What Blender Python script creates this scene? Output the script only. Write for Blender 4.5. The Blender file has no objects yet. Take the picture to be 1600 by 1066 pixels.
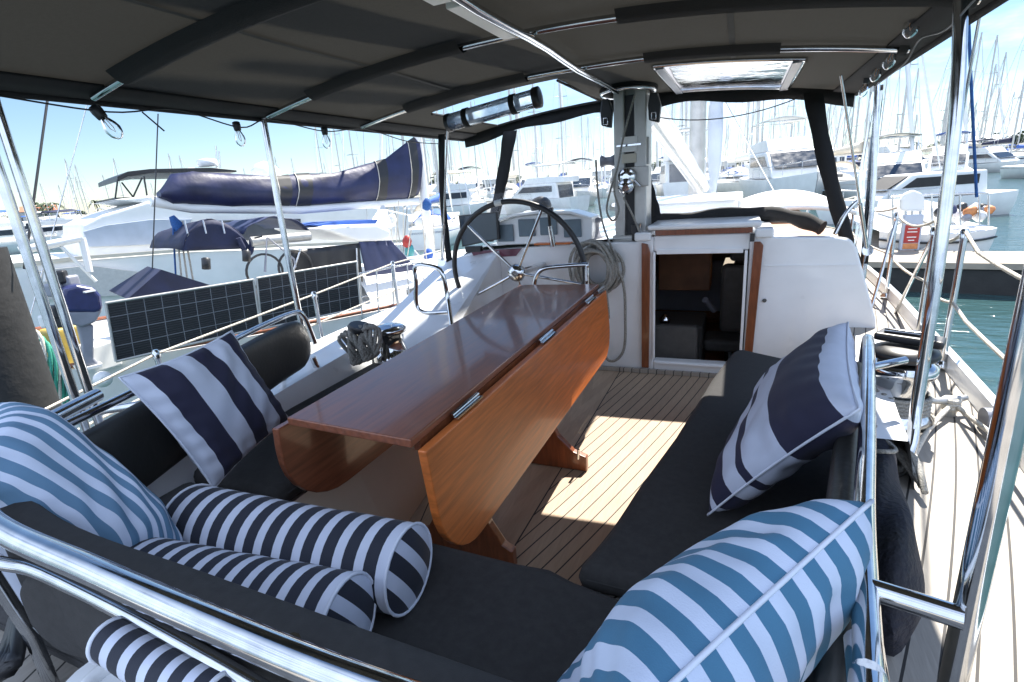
import bpy, bmesh, math, random
from mathutils import Vector, Matrix
R = math.radians
random.seed(7)
sc = bpy.context.scene
# ------------------------------------------------------------------ camera
EYE = 1.26
YAW, PITCH, ROLL, FPX = R(24), R(16.5), R(4.3), 815.0
dv = Vector((-math.sin(YAW)*math.cos(PITCH), math.cos(YAW)*math.cos(PITCH), -math.sin(PITCH)))
rv0 = Vector((math.cos(YAW), math.sin(YAW), 0)); uv0 = rv0.cross(dv)
rv = math.cos(ROLL)*rv0 - math.sin(ROLL)*uv0; uv_ = math.sin(ROLL)*rv0 + math.cos(ROLL)*uv0
cd = bpy.data.cameras.new('camera'); cam = bpy.data.objects.new('camera', cd); sc.collection.objects.link(cam)
cd.lens = FPX/1600*36; cd.sensor_width = 36; cd.clip_start = 0.02; cd.clip_end = 6000
cam.matrix_world = Matrix(((rv.x, uv_.x, -dv.x, 0), (rv.y, uv_.y, -dv.y, 0), (rv.z, uv_.z, -dv.z, EYE), (0, 0, 0, 1)))
sc.camera = cam
def P(px, py, x=None, y=None, z=None):
    """world point seen at a photo pixel on a known plane of the boat"""
    v = dv + (px-800)/FPX*rv - (py-533)/FPX*uv_
    t = (z-EYE)/v.z if z is not None else (x/v.x if x is not None else y/v.y)
    return Vector((v.x*t, v.y*t, EYE+v.z*t))
# ------------------------------------------------------------------ light
SUN = Vector((0.17, 0.72, 1.0)).normalized()
el = math.asin(SUN.z); az = math.atan2(SUN.x, SUN.y)
w = bpy.data.worlds.new('World'); sc.world = w; w.use_nodes = True
nt = w.node_tree; nt.nodes.clear()
sky = nt.nodes.new('ShaderNodeTexSky'); sky.sky_type = 'NISHITA'; sky.sun_disc = False
sky.sun_elevation = el; sky.sun_rotation = az; sky.air_density = 1.0; sky.dust_density = .0; sky.ozone_density = 4.0
bg = nt.nodes.new('ShaderNodeBackground'); bg.inputs['Strength'].default_value = 0.055
out = nt.nodes.new('ShaderNodeOutputWorld')
tc = nt.nodes.new('ShaderNodeTexCoord'); mp = nt.nodes.new('ShaderNodeMapping'); mp.inputs['Scale'].default_value = (1.6, 1.6, 6.0)
nz = nt.nodes.new('ShaderNodeTexNoise'); nz.inputs['Scale'].default_value = 2.2; nz.inputs['Detail'].default_value = 7; nz.inputs['Roughness'].default_value = .6
rp = nt.nodes.new('ShaderNodeValToRGB'); rp.color_ramp.elements[0].position = .50; rp.color_ramp.elements[1].position = .68
sp = nt.nodes.new('ShaderNodeSeparateXYZ'); mr = nt.nodes.new('ShaderNodeMapRange')
mr.inputs[1].default_value = .02; mr.inputs[2].default_value = .38; mr.inputs[3].default_value = 1; mr.inputs[4].default_value = 0
mu = nt.nodes.new('ShaderNodeMath'); mu.operation = 'MULTIPLY'; mx = nt.nodes.new('ShaderNodeMix'); mx.data_type = 'RGBA'
mx.inputs[7].default_value = (8.6, 10.3, 13.6, 1)
L = nt.links.new
L(tc.outputs['Generated'], mp.inputs['Vector']); L(mp.outputs[0], nz.inputs['Vector']); L(nz.outputs['Fac'], rp.inputs[0])
L(tc.outputs['Generated'], sp.inputs[0]); L(sp.outputs['Z'], mr.inputs[0]); fx0 = nt.nodes.new('ShaderNodeMapRange'); fx0.inputs[1].default_value = -.62; fx0.inputs[2].default_value = .1; L(sp.outputs['X'], fx0.inputs[0])
fm = nt.nodes.new('ShaderNodeMath'); fm.operation = 'MULTIPLY'; L(mr.outputs[0], fm.inputs[0]); L(fx0.outputs[0], fm.inputs[1])
L(rp.outputs[0], mu.inputs[0]); L(fm.outputs[0], mu.inputs[1])
bk = nt.nodes.new('ShaderNodeMapRange'); bk.inputs[1].default_value = .15; bk.inputs[2].default_value = -.35; bk.inputs[3].default_value = 0; bk.inputs[4].default_value = 1   # bright cloud bank added in the unseen sky astern to fill the cockpit
L(sp.outputs['Y'], bk.inputs[0]); r2 = nt.nodes.new('ShaderNodeValToRGB'); r2.color_ramp.elements[0].position = .28; r2.color_ramp.elements[1].position = .5; L(nz.outputs['Fac'], r2.inputs[0])
m3 = nt.nodes.new('ShaderNodeMath'); m3.operation = 'MULTIPLY'; L(bk.outputs[0], m3.inputs[0]); L(r2.outputs[0], m3.inputs[1])
m4 = nt.nodes.new('ShaderNodeMath'); m4.operation = 'MAXIMUM'; L(m3.outputs[0], m4.inputs[0]); L(mu.outputs[0], m4.inputs[1]); L(m4.outputs[0], mx.inputs[0]); L(sky.outputs[0], mx.inputs[6]); L(mx.outputs[2], bg.inputs['Color']); L(bg.outputs[0], out.inputs[0])
sl = bpy.data.lights.new('sun', 'SUN'); sl.energy = 4.8; sl.angle = R(.55); sl.color = (1, .95, .87)
so = bpy.data.objects.new('sun', sl); sc.collection.objects.link(so)
so.rotation_euler = SUN.to_track_quat('Z', 'Y').to_euler()
sc.view_settings.view_transform = 'Standard'; sc.view_settings.look = 'None'; sc.view_settings.gamma = 1
sc.view_settings.exposure = 1.65
try:
    sc.cycles.transparent_max_bounces = 24; sc.cycles.max_bounces = 10; sc.cycles.caustics_reflective = False; sc.cycles.caustics_refractive = False
except Exception: pass
# ------------------------------------------------------------------ materials
def pm(name, col, rough=.5, metal=0, coat=0, noise=0, nscale=20, bump=0, bscale=200, spec=.5, stretch=None, col2=None, sheen=0):
    m = bpy.data.materials.new(name); m.use_nodes = True; t = m.node_tree; b = t.nodes['Principled BSDF']
    b.inputs['Base Color'].default_value = (*col, 1); b.inputs['Roughness'].default_value = rough; b.inputs['Metallic'].default_value = metal
    b.inputs['Coat Weight'].default_value = coat; b.inputs['Coat Roughness'].default_value = .08; b.inputs['Specular IOR Level'].default_value = spec
    if sheen: b.inputs['Sheen Weight'].default_value = sheen
    c = t.nodes.new('ShaderNodeTexCoord'); v = c.outputs['Object']
    if stretch:
        q = t.nodes.new('ShaderNodeMapping'); q.inputs['Scale'].default_value = stretch; t.links.new(v, q.inputs[0]); v = q.outputs[0]
    if noise:
        n = t.nodes.new('ShaderNodeTexNoise'); n.inputs['Scale'].default_value = nscale; n.inputs['Detail'].default_value = 6; t.links.new(v, n.inputs['Vector'])
        k = t.nodes.new('ShaderNodeMix'); k.data_type = 'RGBA'
        c2 = col2 or tuple(x*(1-noise) for x in col)
        k.inputs[6].default_value = (*c2, 1); k.inputs[7].default_value = (*[min(1, x*(1+noise*.6)) for x in col], 1)
        r = t.nodes.new('ShaderNodeMapRange'); r.inputs[1].default_value = .3; r.inputs[2].default_value = .7
        t.links.new(n.outputs['Fac'], r.inputs[0]); t.links.new(r.outputs[0], k.inputs[0]); t.links.new(k.outputs[2], b.inputs['Base Color'])
        r2 = t.nodes.new('ShaderNodeMapRange'); r2.inputs[3].default_value = max(.02, rough-.06); r2.inputs[4].default_value = min(1, rough+.1)
        t.links.new(n.outputs['Fac'], r2.inputs[0]); t.links.new(r2.outputs[0], b.inputs['Roughness'])
    if bump:
        n = t.nodes.new('ShaderNodeTexNoise'); n.inputs['Scale'].default_value = bscale; n.inputs['Detail'].default_value = 3; t.links.new(v, n.inputs['Vector'])
        u = t.nodes.new('ShaderNodeBump'); u.inputs['Strength'].default_value = bump; u.inputs['Distance'].default_value = .01
        t.links.new(n.outputs['Fac'], u.inputs['Height']); t.links.new(u.outputs[0], b.inputs['Normal'])
    return m
M = {}
M['steel'] = pm('stainless', (.62, .63, .64), .08, 1, noise=.18, nscale=25)
M['alu'] = pm('mast_aluminium', (.50, .49, .46), .38, .5, noise=.15, nscale=8)
M['gel'] = pm('white_gelcoat', (.80, .82, .84), .28, coat=.4, noise=.06, nscale=5)
M['gelw'] = pm('boat_white', (.76, .76, .74), .35, noise=.08, nscale=2)
M['cream'] = pm('cream_gelcoat', (.60, .54, .44), .4, noise=.08, nscale=4)
M['black'] = pm('black_canvas', (.012, .012, .013), .85, noise=.3, nscale=30, bump=.3, bscale=350)
M['fabric'] = pm('charcoal_fabric', (.037, .036, .036), .92, noise=.22, nscale=60, bump=.2, bscale=700)
M['vinyl'] = pm('black_vinyl', (.03, .03, .028), .42, noise=.2, nscale=10, bump=.1, bscale=60)
M['navy'] = pm('navy_canvas', (.012, .017, .052), .7, noise=.35, nscale=6, bump=.5, bscale=7)
M['navyl'] = pm('faded_navy_canvas', (.055, .065, .13), .8, noise=.25, nscale=5, bump=.4, bscale=8)
M['bluec'] = pm('blue_canvas', (.03, .10, .38), .7, noise=.2, nscale=5)
M['greyc'] = pm('grey_cover', (.42, .47, .55), .6, noise=.15, nscale=3, bump=.3, bscale=4)
M['rubber'] = pm('black_plastic', (.02, .02, .022), .4, noise=.2, nscale=12)
M['glassd'] = pm('dark_window', (.02, .03, .045), .06, noise=.2, nscale=3, spec=.8)
M['rope'] = pm('grey_rope', (.34, .33, .30), .85, noise=.45, nscale=160, bump=.8, bscale=260)
M['ropew'] = pm('pale_rope', (.62, .58, .50), .85, noise=.3, nscale=120, bump=.6, bscale=200)
M['ropeb'] = pm('blue_rope', (.02, .09, .28), .8, noise=.3, nscale=80)
M['ropeg'] = pm('green_rope', (.04, .28, .20), .8, noise=.3, nscale=80)
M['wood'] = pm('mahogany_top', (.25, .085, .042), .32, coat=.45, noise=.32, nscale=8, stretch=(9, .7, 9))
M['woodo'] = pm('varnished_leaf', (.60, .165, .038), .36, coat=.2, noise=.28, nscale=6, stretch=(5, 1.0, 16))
M['woodr'] = pm('varnished_trim', (.20, .06, .022), .3, coat=.5, noise=.35, nscale=9, stretch=(8, 8, 1))
M['brown'] = pm('brown_hull_band', (.10, .035, .025), .4, noise=.3, nscale=3)
M['concrete'] = pm('pontoon_concrete', (.30, .26, .21), .85, noise=.18, nscale=4, bump=.3, bscale=30)
M['pile'] = pm('dark_pile', (.02, .0195, .019), .6, noise=.4, nscale=4, bump=.4, bscale=20)
M['red'] = pm('red_paint', (.36, .03, .025), .4, noise=.2)
M['yellow'] = pm('yellow_plastic', (.38, .27, .05), .5, noise=.2)
M['greym'] = pm('outboard_grey', (.23, .24, .28), .4, noise=.2, nscale=8)
M['gauge'] = pm('instrument_cover', (.13, .18, .22), .45, noise=.1)
M['foliage'] = pm('far_foliage', (.05, .075, .035), .9, noise=.6, nscale=1.2)
M['bark'] = pm('bark', (.12, .09, .06), .9, noise=.3)
M['hill'] = pm('far_hill', (.12, .15, .12), .95, noise=.3, nscale=.02)
M['buildw'] = pm('pale_render', (.55, .53, .5), .8, noise=.1)
M['roof'] = pm('terracotta', (.35, .14, .08), .8, noise=.2)
M['pipingw'] = pm('white_piping', (.68, .72, .82), .8, noise=.05)
M['orange'] = pm('rust_orange', (.55, .22, .08), .6, noise=.2)
M['interior'] = pm('cabin_joinery', (.36, .16, .075), .5, noise=.4, nscale=6)
M['dark'] = pm('dark_upholstery', (.07, .068, .065), .7, noise=.2)
M['teal'] = pm('teal_paint', (.05, .28, .30), .5, noise=.2)

def canvas_roof():
    m = pm('bimini_canvas', (.055, .053, .049), .9, noise=.18, nscale=90, bump=.25, bscale=500)
    t = m.node_tree; b = t.nodes['Principled BSDF']; tr = t.nodes.new('ShaderNodeBsdfTranslucent'); tr.inputs[0].default_value = (.018, .017, .0145, 1)
    ad = t.nodes.new('ShaderNodeMixShader'); ad.inputs[0].default_value = .35
    t.links.new(b.outputs[0], ad.inputs[1]); t.links.new(tr.outputs[0], ad.inputs[2]); t.links.new(ad.outputs[0], t.nodes['Material Output'].inputs[0]); return m
M['bimini'] = canvas_roof()
def clear(name, haze=.12, col=(.9, .95, 1)):
    m = bpy.data.materials.new(name); m.use_nodes = True; t = m.node_tree; t.nodes.clear()
    o = t.nodes.new('ShaderNodeOutputMaterial'); tr = t.nodes.new('ShaderNodeBsdfTransparent'); gl = t.nodes.new('ShaderNodeBsdfGlossy'); gl.inputs['Roughness'].default_value = .06
    df = t.nodes.new('ShaderNodeBsdfTranslucent'); df.inputs[0].default_value = (*col, 1); fr = t.nodes.new('ShaderNodeFresnel'); fr.inputs[0].default_value = 1.4
    n = t.nodes.new('ShaderNodeTexNoise'); n.inputs['Scale'].default_value = 9; n.inputs['Detail'].default_value = 5; c = t.nodes.new('ShaderNodeTexCoord')
    bp = t.nodes.new('ShaderNodeBump'); bp.inputs['Strength'].default_value = .25; bp.inputs['Distance'].default_value = .02
    t.links.new(c.outputs['Object'], n.inputs['Vector']); t.links.new(n.outputs['Fac'], bp.inputs['Height']); t.links.new(bp.outputs[0], gl.inputs['Normal']); t.links.new(bp.outputs[0], fr.inputs['Normal'])
    mr = t.nodes.new('ShaderNodeMapRange'); mr.inputs[1].default_value = .35; mr.inputs[2].default_value = .75; mr.inputs[3].default_value = haze*.5; mr.inputs[4].default_value = haze*1.8
    t.links.new(n.outputs['Fac'], mr.inputs[0])
    a = t.nodes.new('ShaderNodeMixShader'); b = t.nodes.new('ShaderNodeMixShader')
    t.links.new(mr.outputs[0], a.inputs[0]); t.links.new(tr.outputs[0], a.inputs[1]); t.links.new(df.outputs[0], a.inputs[2])
    t.links.new(fr.outputs[0], b.inputs[0]); t.links.new(a.outputs[0], b.inputs[1]); t.links.new(gl.outputs[0], b.inputs[2]); t.links.new(b.outputs[0], o.inputs[0]); return m
M['clear'] = clear('clear_vinyl', .035); M['roll'] = clear('rolled_vinyl', .35, (.6, .75, .9)); M['glass'] = clear('bulb_glass', .03)

def teak(name, flip=False, base=(.38, .285, .20)):
    m = bpy.data.materials.new(name); m.use_nodes = True; t = m.node_tree; b = t.nodes['Principled BSDF']; N = t.nodes.new; K = t.links.new
    c = N('ShaderNodeTexCoord'); s = N('ShaderNodeSeparateXYZ'); K(c.outputs['Object'], s.inputs[0])
    def ma(op, a, bb):
        q = N('ShaderNodeMath'); q.operation = op
        for i, v in enumerate((a, bb)):
            if v is None: continue
            if isinstance(v, (int, float)): q.inputs[i].default_value = v
            else: K(v, q.inputs[i])
        return q.outputs[0]
    ax = ma('ABSOLUTE', ma('ADD', s.outputs['X'], .80), None)
    cy = ma('SUBTRACT', ma('MULTIPLY', s.outputs['Y'], .41), ma('MULTIPLY', ma('MULTIPLY', s.outputs['Y'], s.outputs['Y']), .034))
    u = ma('SUBTRACT', ax, cy); k = ma('DIVIDE', u, .054)
    f = ma('FRACT', k, None); fl = ma('FLOOR', k, None)
    seam = ma('LESS_THAN', f, .10); king = ma('GREATER_THAN', ax, .10); seam = ma('MULTIPLY', seam, king)
    kl = ma('LESS_THAN', ma('ABSOLUTE', ma('SUBTRACT', ax, .10), None), .003); seam = ma('MAXIMUM', seam, kl)
    wn = N('ShaderNodeTexWhiteNoise'); wn.noise_dimensions = '1D'; K(fl, wn.inputs['W'])
    n = N('ShaderNodeTexNoise'); n.inputs['Scale'].default_value = 9; n.inputs['Detail'].default_value = 8; mp = N('ShaderNodeMapping'); mp.inputs['Scale'].default_value = (12, 1, 6)
    K(c.outputs['Object'], mp.inputs[0]); K(mp.outputs[0], n.inputs['Vector'])
    n2 = N('ShaderNodeTexNoise'); n2.inputs['Scale'].default_value = 2.5; K(c.outputs['Object'], n2.inputs['Vector'])
    vv = ma('ADD', ma('ADD', ma('MULTIPLY', wn.outputs['Value'], .22), ma('MULTIPLY', n.outputs['Fac'], .55)), ma('MULTIPLY', n2.outputs['Fac'], .35))
    mx = N('ShaderNodeMix'); mx.data_type = 'RGBA'; mx.inputs[6].default_value = (base[0]*.62, base[1]*.62, base[2]*.64, 1); mx.inputs[7].default_value = (base[0]*1.35, base[1]*1.35, base[2]*1.35, 1)
    K(vv, mx.inputs[0]); m2 = N('ShaderNodeMix'); m2.data_type = 'RGBA'; m2.inputs[7].default_value = (.03, .027, .025, 1)
    K(seam, m2.inputs[0]); K(mx.outputs[2], m2.inputs[6]); K(m2.outputs[2], b.inputs['Base Color']); b.inputs['Roughness'].default_value = .75
    bp = N('ShaderNodeBump'); bp.inputs['Strength'].default_value = .4; bp.inputs['Distance'].default_value = .004; K(ma('SUBTRACT', n.outputs['Fac'], seam), bp.inputs['Height']); K(bp.outputs[0], b.inputs['Normal'])
    return m
M['teak'] = teak('laid_teak'); M['teakd'] = teak('deck_teak', base=(.30, .275, .24))

def stripes(name, cols, bands, axis='X', rough=.8):
    """striped cloth: bands = list of (end position 0..1, colour index) along uv axis"""
    m = bpy.data.materials.new(name); m.use_nodes = True; t = m.node_tree; b = t.nodes['Principled BSDF']; N = t.nodes.new; K = t.links.new
    u = N('ShaderNodeUVMap'); s = N('ShaderNodeSeparateXYZ'); K(u.outputs[0], s.inputs[0])
    r = N('ShaderNodeValToRGB'); r.color_ramp.interpolation = 'CONSTANT'; e = r.color_ramp.elements
    st = 0; first = True
    for i, (end, ci) in enumerate(bands):
        if i == 0: e[0].position = 0; e[0].color = (*cols[ci], 1)
        elif i == 1: e[1].position = st; e[1].color = (*cols[ci], 1)
        else: q = e.new(min(.9999, st)); q.color = (*cols[ci], 1)
        st = end
    K(s.outputs[axis], r.inputs[0])
    c = N('ShaderNodeTexCoord'); n = N('ShaderNodeTexNoise'); n.inputs['Scale'].default_value = 14; n.inputs['Detail'].default_value = 5; K(c.outputs['Object'], n.inputs['Vector'])
    mx = N('ShaderNodeMix'); mx.data_type = 'RGBA'; mx.blend_type = 'MULTIPLY'; mx.inputs[0].default_value = .25; K(r.outputs[0], mx.inputs[6]); K(n.outputs['Fac'], mx.inputs[7])
    K(mx.outputs[2], b.inputs['Base Color']); b.inputs['Roughness'].default_value = rough; b.inputs['Sheen Weight'].default_value = .05
    w2 = N('ShaderNodeTexNoise'); w2.inputs['Scale'].default_value = 500; K(c.outputs['Object'], w2.inputs['Vector'])
    bp = N('ShaderNodeBump'); bp.inputs['Strength'].default_value = .25; bp.inputs['Distance'].default_value = .0015
    ad = N('ShaderNodeMath'); ad.operation = 'MULTIPLY_ADD'; ad.inputs[1].default_value = 3; K(n.outputs['Fac'], ad.inputs[0]); K(w2.outputs['Fac'], ad.inputs[2])
    K(ad.outputs[0], bp.inputs['Height']); K(bp.outputs[0], b.inputs['Normal']); return m
NAVY = (.022, .022, .055); WH = (.66, .71, .84); TEAL = (.062, .195, .32); WH2 = (.64, .71, .86); NAVYB = (.02, .024, .04); STEELB = (.12, .24, .37)
def even_mat(name, cols, n, ratio, axis='X', ramp=None):
    m = stripes(name, cols, [(.5, 0), (1, 1)], axis); t = m.node_tree; N = t.nodes.new; K = t.links.new
    rmp = [q for q in t.nodes if q.bl_idname == 'ShaderNodeValToRGB'][0]; src = rmp.inputs[0].links[0].from_socket
    a = N('ShaderNodeMath'); a.operation = 'MULTIPLY'; a.inputs[1].default_value = n; K(src, a.inputs[0])
    f = N('ShaderNodeMath'); f.operation = 'FRACT'; K(a.outputs[0], f.inputs[0]); K(f.outputs[0], rmp.inputs[0]); rmp.color_ramp.elements[1].position = 1-ratio
    return m
def even(n, ratio=.5, start=0):
    out_ = []; p = 0
    for i in range(n):
        wd = (ratio if (i+start) % 2 else 1-ratio)*2/n; p += wd; out_.append((p, (i+start) % 2))
    return out_
M['s_port'] = stripes('wide_navy_stripes', (NAVY, WH), [(.10, 1), (.30, 0), (.50, 1), (.67, 0), (.84, 1), (.97, 0), (1, 1)])
M['s_bol'] = even_mat('bolster_stripes', (NAVYB, WH), 12.0, .43)
M['s_bol2'] = even_mat('wide_bolster_stripes', (NAVYB, WH), 5.6, .42)
M['s_teal'] = even_mat('teal_stripes', (TEAL, WH2), 9.5, .46)
M['s_blue'] = stripes('fine_blue_stripes', (STEELB, WH2), [(.06, 1), (.12, 0), (.17, 1), (.25, 0), (.33, 1), (.42, 0), (.50, 1), (.58, 0), (.63, 1), (.69, 0), (.73, 1), (.79, 0), (.83, 1), (.89, 0), (.93, 1), (1, 0)], 'Y')
M['s_stb'] = stripes('navy_and_white_bands', (NAVY, WH), [(.07, 1), (.40, 0), (.64, 1), (.69, 0), (.80, 1), (.92, 0), (.96, 1), (1, 0)])

def solar():
    m = bpy.data.materials.new('solar_cells'); m.use_nodes = True; t = m.node_tree; b = t.nodes['Principled BSDF']; N = t.nodes.new; K = t.links.new
    u = N('ShaderNodeUVMap'); s = N('ShaderNodeSeparateXYZ'); K(u.outputs[0], s.inputs[0])
    def grid(o, n, wd, off=0):
        a = N('ShaderNodeMath'); a.operation = 'MULTIPLY_ADD'; a.inputs[1].default_value = n; a.inputs[2].default_value = off; K(o, a.inputs[0])
        f = N('ShaderNodeMath'); f.operation = 'FRACT'; K(a.outputs[0], f.inputs[0]); l = N('ShaderNodeMath'); l.operation = 'LESS_THAN'; l.inputs[1].default_value = wd; K(f.outputs[0], l.inputs[0]); return l.outputs[0]
    def mx(a, bb):
        q = N('ShaderNodeMath'); q.operation = 'MAXIMUM'; K(a, q.inputs[0]); K(bb, q.inputs[1]); return q.outputs[0]
    g = mx(grid(s.outputs['X'], 9, .05), grid(s.outputs['Y'], 4, .06)); f = grid(s.outputs['Y'], 24, .25)
    a = N('ShaderNodeMix'); a.data_type = 'RGBA'; a.inputs[6].default_value = (.012, .012, .014, 1); a.inputs[7].default_value = (.035, .035, .038, 1); K(f, a.inputs[0])
    c = N('ShaderNodeMix'); c.data_type = 'RGBA'; c.inputs[7].default_value = (.15, .155, .165, 1); K(g, c.inputs[0]); K(a.outputs[2], c.inputs[6]); K(c.outputs[2], b.inputs['Base Color'])
    b.inputs['Roughness'].default_value = .25; return m
M['solar'] = solar()
def water():
    m = bpy.data.materials.new('harbour_water'); m.use_nodes = True; t = m.node_tree; b = t.nodes['Principled BSDF']; N = t.nodes.new; K = t.links.new
    b.inputs['Base Color'].default_value = (.03, .068, .072, 1); b.inputs['Roughness'].default_value = .1; b.inputs['IOR'].default_value = 1.33
    c = N('ShaderNodeTexCoord'); mp = N('ShaderNodeMapping'); mp.inputs['Scale'].default_value = (1, 2.4, 1); mp.inputs['Rotation'].default_value = (0, 0, R(-18)); K(c.outputs['Object'], mp.inputs[0])
    n = N('ShaderNodeTexNoise'); n.inputs['Scale'].default_value = 1.7; n.inputs['Detail'].default_value = 6; n.inputs['Distortion'].default_value = .6; K(mp.outputs[0], n.inputs['Vector'])
    bp = N('ShaderNodeBump'); bp.inputs['Strength'].default_value = .5; bp.inputs['Distance'].default_value = .12; K(n.outputs['Fac'], bp.inputs['Height']); K(bp.outputs[0], b.inputs['Normal'])
    return m
M['water'] = water()
# ------------------------------------------------------------------ mesh helpers
COL = sc.collection
WORLD = set()
class MB:
    def __init__(s): s.v = []; s.f = []; s.uv = []; s.sm = []
    def add(s, vs, fs, uvs=None, smooth=False):
        o = len(s.v); s.v += [Vector(v) for v in vs]
        for i, f in enumerate(fs):
            s.f.append([k+o for k in f]); s.uv.append(uvs[i] if uvs else None); s.sm.append(smooth)
        return s
    def box(s, a, b, rz=0, c=None):
        a = Vector(a); b = Vector(b); vs = [Vector((x, y, z)) for z in (a.z, b.z) for y in (a.y, b.y) for x in (a.x, b.x)]
        if rz:
            c = Vector(c) if c is not None else (a+b)/2; m = Matrix.Rotation(rz, 3, 'Z'); vs = [m@(v-c)+c for v in vs]
        return s.add(vs, [(0, 2, 3, 1), (4, 5, 7, 6), (0, 1, 5, 4), (2, 6, 7, 3), (0, 4, 6, 2), (1, 3, 7, 5)])
    def prism(s, poly, off, smooth=False):
        """poly: list of 3d points (planar), off: extrusion vector"""
        n = len(poly); off = Vector(off); vs = [Vector(p) for p in poly]+[Vector(p)+off for p in poly]
        fs = [tuple(range(n))[::-1], tuple(range(n, 2*n))]+[(i, (i+1) % n, n+(i+1) % n, n+i) for i in range(n)]
        return s.add(vs, fs)
    def tube(s, pts, r, n=10, closed=False, cap=True, uvlen=False):
        pts = [Vector(p) for p in pts]; m = len(pts); rr = r if isinstance(r, (list, tuple)) else [r]*m; vs = []; nrm = None
        for i, p in enumerate(pts):
            if closed: t = pts[(i+1) % m]-pts[i-1]
            else: t = pts[min(m-1, i+1)]-pts[max(0, i-1)]
            t = t.normalized() if t.length > 1e-9 else Vector((0, 0, 1))
            if nrm is None: nrm = t.orthogonal().normalized()
            nrm = (nrm-t*nrm.dot(t)); nrm = nrm.normalized() if nrm.length > 1e-6 else t.orthogonal().normalized()
            bn = t.cross(nrm)
            vs += [p+(nrm*math.cos(2*math.pi*k/n)+bn*math.sin(2*math.pi*k/n))*rr[i] for k in range(n)]
        fs = []; uvs = []
        for i in range(m if closed else m-1):
            for k in range(n):
                a, b = i*n+k, i*n+(k+1) % n; c, d = ((i+1) % m)*n+(k+1) % n, ((i+1) % m)*n+k
                fs.append((a, b, c, d)); u0, u1 = i/(m-1), (i+1)/(m-1); uvs.append(((u0, k/n), (u0, (k+1)/n), (u1, (k+1)/n), (u1, k/n)))
        s.add(vs, fs, uvs, True)
        if cap and not closed: s.add(vs[:n], [tuple(range(n))[::-1]]); s.add(vs[-n:], [tuple(range(n))])
        return s
    def lathe(s, prof, c, ax=(0, 0, 1), n=20):
        c = Vector(c); ax = Vector(ax).normalized(); e1 = ax.orthogonal().normalized(); e2 = ax.cross(e1); m = len(prof)
        vs = [c+ax*h+(e1*math.cos(2*math.pi*k/n)+e2*math.sin(2*math.pi*k/n))*r for r, h in prof for k in range(n)]
        fs = [(i*n+k, i*n+(k+1) % n, (i+1)*n+(k+1) % n, (i+1)*n+k) for i in range(m-1) for k in range(n)]
        s.add(vs, fs, None, True)
        s.add(vs[:n], [tuple(range(n))[::-1]]); s.add(vs[-n:], [tuple(range(n))]); return s
    def grid(s, fn, nu, nv, smooth=True, flip=False):
        vs = [Vector(fn(i/nu, j/nv)) for j in range(nv+1) for i in range(nu+1)]; fs = []; uvs = []
        for j in range(nv):
            for i in range(nu):
                a = j*(nu+1)+i; q = (a, a+1, a+nu+2, a+nu+1); uq = ((i/nu, j/nv), ((i+1)/nu, j/nv), ((i+1)/nu, (j+1)/nv), (i/nu, (j+1)/nv))
                if flip: q = q[::-1]; uq = uq[::-1]
                fs.append(q); uvs.append(uq)
        return s.add(vs, fs, uvs, smooth)
    def build(s, name, mat, parent=None, bevel=0, solid=0, sub=0, merge=False, smooth=None):
        me = bpy.data.meshes.new(name); org = Vector((0, 0, 0))
        me.from_pydata([tuple(v) for v in s.v], [], s.f)
        uvl = me.uv_layers.new(name='UVMap')
        for p in me.polygons:
            uv = s.uv[p.index]; p.use_smooth = s.sm[p.index] if smooth is None else smooth
            if uv:
                for k, li in enumerate(p.loop_indices): uvl.data[li].uv = uv[k]
        me.materials.append(mat if not isinstance(mat, str) else M[mat])
        if merge:
            b = bmesh.new(); b.from_mesh(me); bmesh.ops.remove_doubles(b, verts=b.verts, dist=1e-5); bmesh.ops.recalc_face_normals(b, faces=b.faces); b.to_mesh(me); b.free()
        me.update(); o = bpy.data.objects.new(name, me); COL.objects.link(o)
        if solid: q = o.modifiers.new('solid', 'SOLIDIFY'); q.thickness = solid; q.offset = 0
        if bevel: q = o.modifiers.new('bevel', 'BEVEL'); q.width = bevel; q.segments = 3; q.limit_method = 'ANGLE'; q.angle_limit = R(35)
        if sub: q = o.modifiers.new('sub', 'SUBSURF'); q.levels = sub; q.render_levels = sub
        if parent:
            o.parent = parent
            r = parent if parent.type == 'EMPTY' else parent.parent
            if parent is r and r.name in WORLD: o.matrix_parent_inverse = Matrix.Translation(-Vector(r.location))
        return o
def tag(o, label, cat, group=None, kind=None):
    if label: o['label'] = label
    if cat: o['category'] = cat
    if group: o['group'] = group
    if kind: o['kind'] = kind
    return o
def thing(name, label, cat, loc=(0, 0, 0), rz=0, group=None):
    o = bpy.data.objects.new(name, None); COL.objects.link(o); o.location = loc; o.rotation_euler = (0, 0, rz); o.empty_display_size = .1
    return tag(o, label, cat, group)
def world_thing(name, label, cat, base, group=None):
    """thing whose parts are modelled in world coordinates: an Empty at its base, parts keep world positions"""
    o = thing(name, label, cat, base, 0, group); WORLD.add(o.name); return o
def struct(o, label=None):
    o['kind'] = 'structure'
    if label: o['label'] = label
    return o
def smoothpath(pts, n=6):
    pts = [Vector(p) for p in pts]; o = []
    for i in range(len(pts)-1):
        p0 = pts[max(0, i-1)]; p1 = pts[i]; p2 = pts[i+1]; p3 = pts[min(len(pts)-1, i+2)]
        for k in range(n):
            t = k/n; o.append(.5*((2*p1)+(p2-p0)*t+(2*p0-5*p1+4*p2-p3)*t*t+(3*p1-p0-3*p2+p3)*t**3))
    return o+[pts[-1]]
def sag(a, b, d, n=10):
    a = Vector(a); b = Vector(b); return [a.lerp(b, i/n)-Vector((0, 0, d*4*(i/n)*(1-i/n))) for i in range(n+1)]
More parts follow.
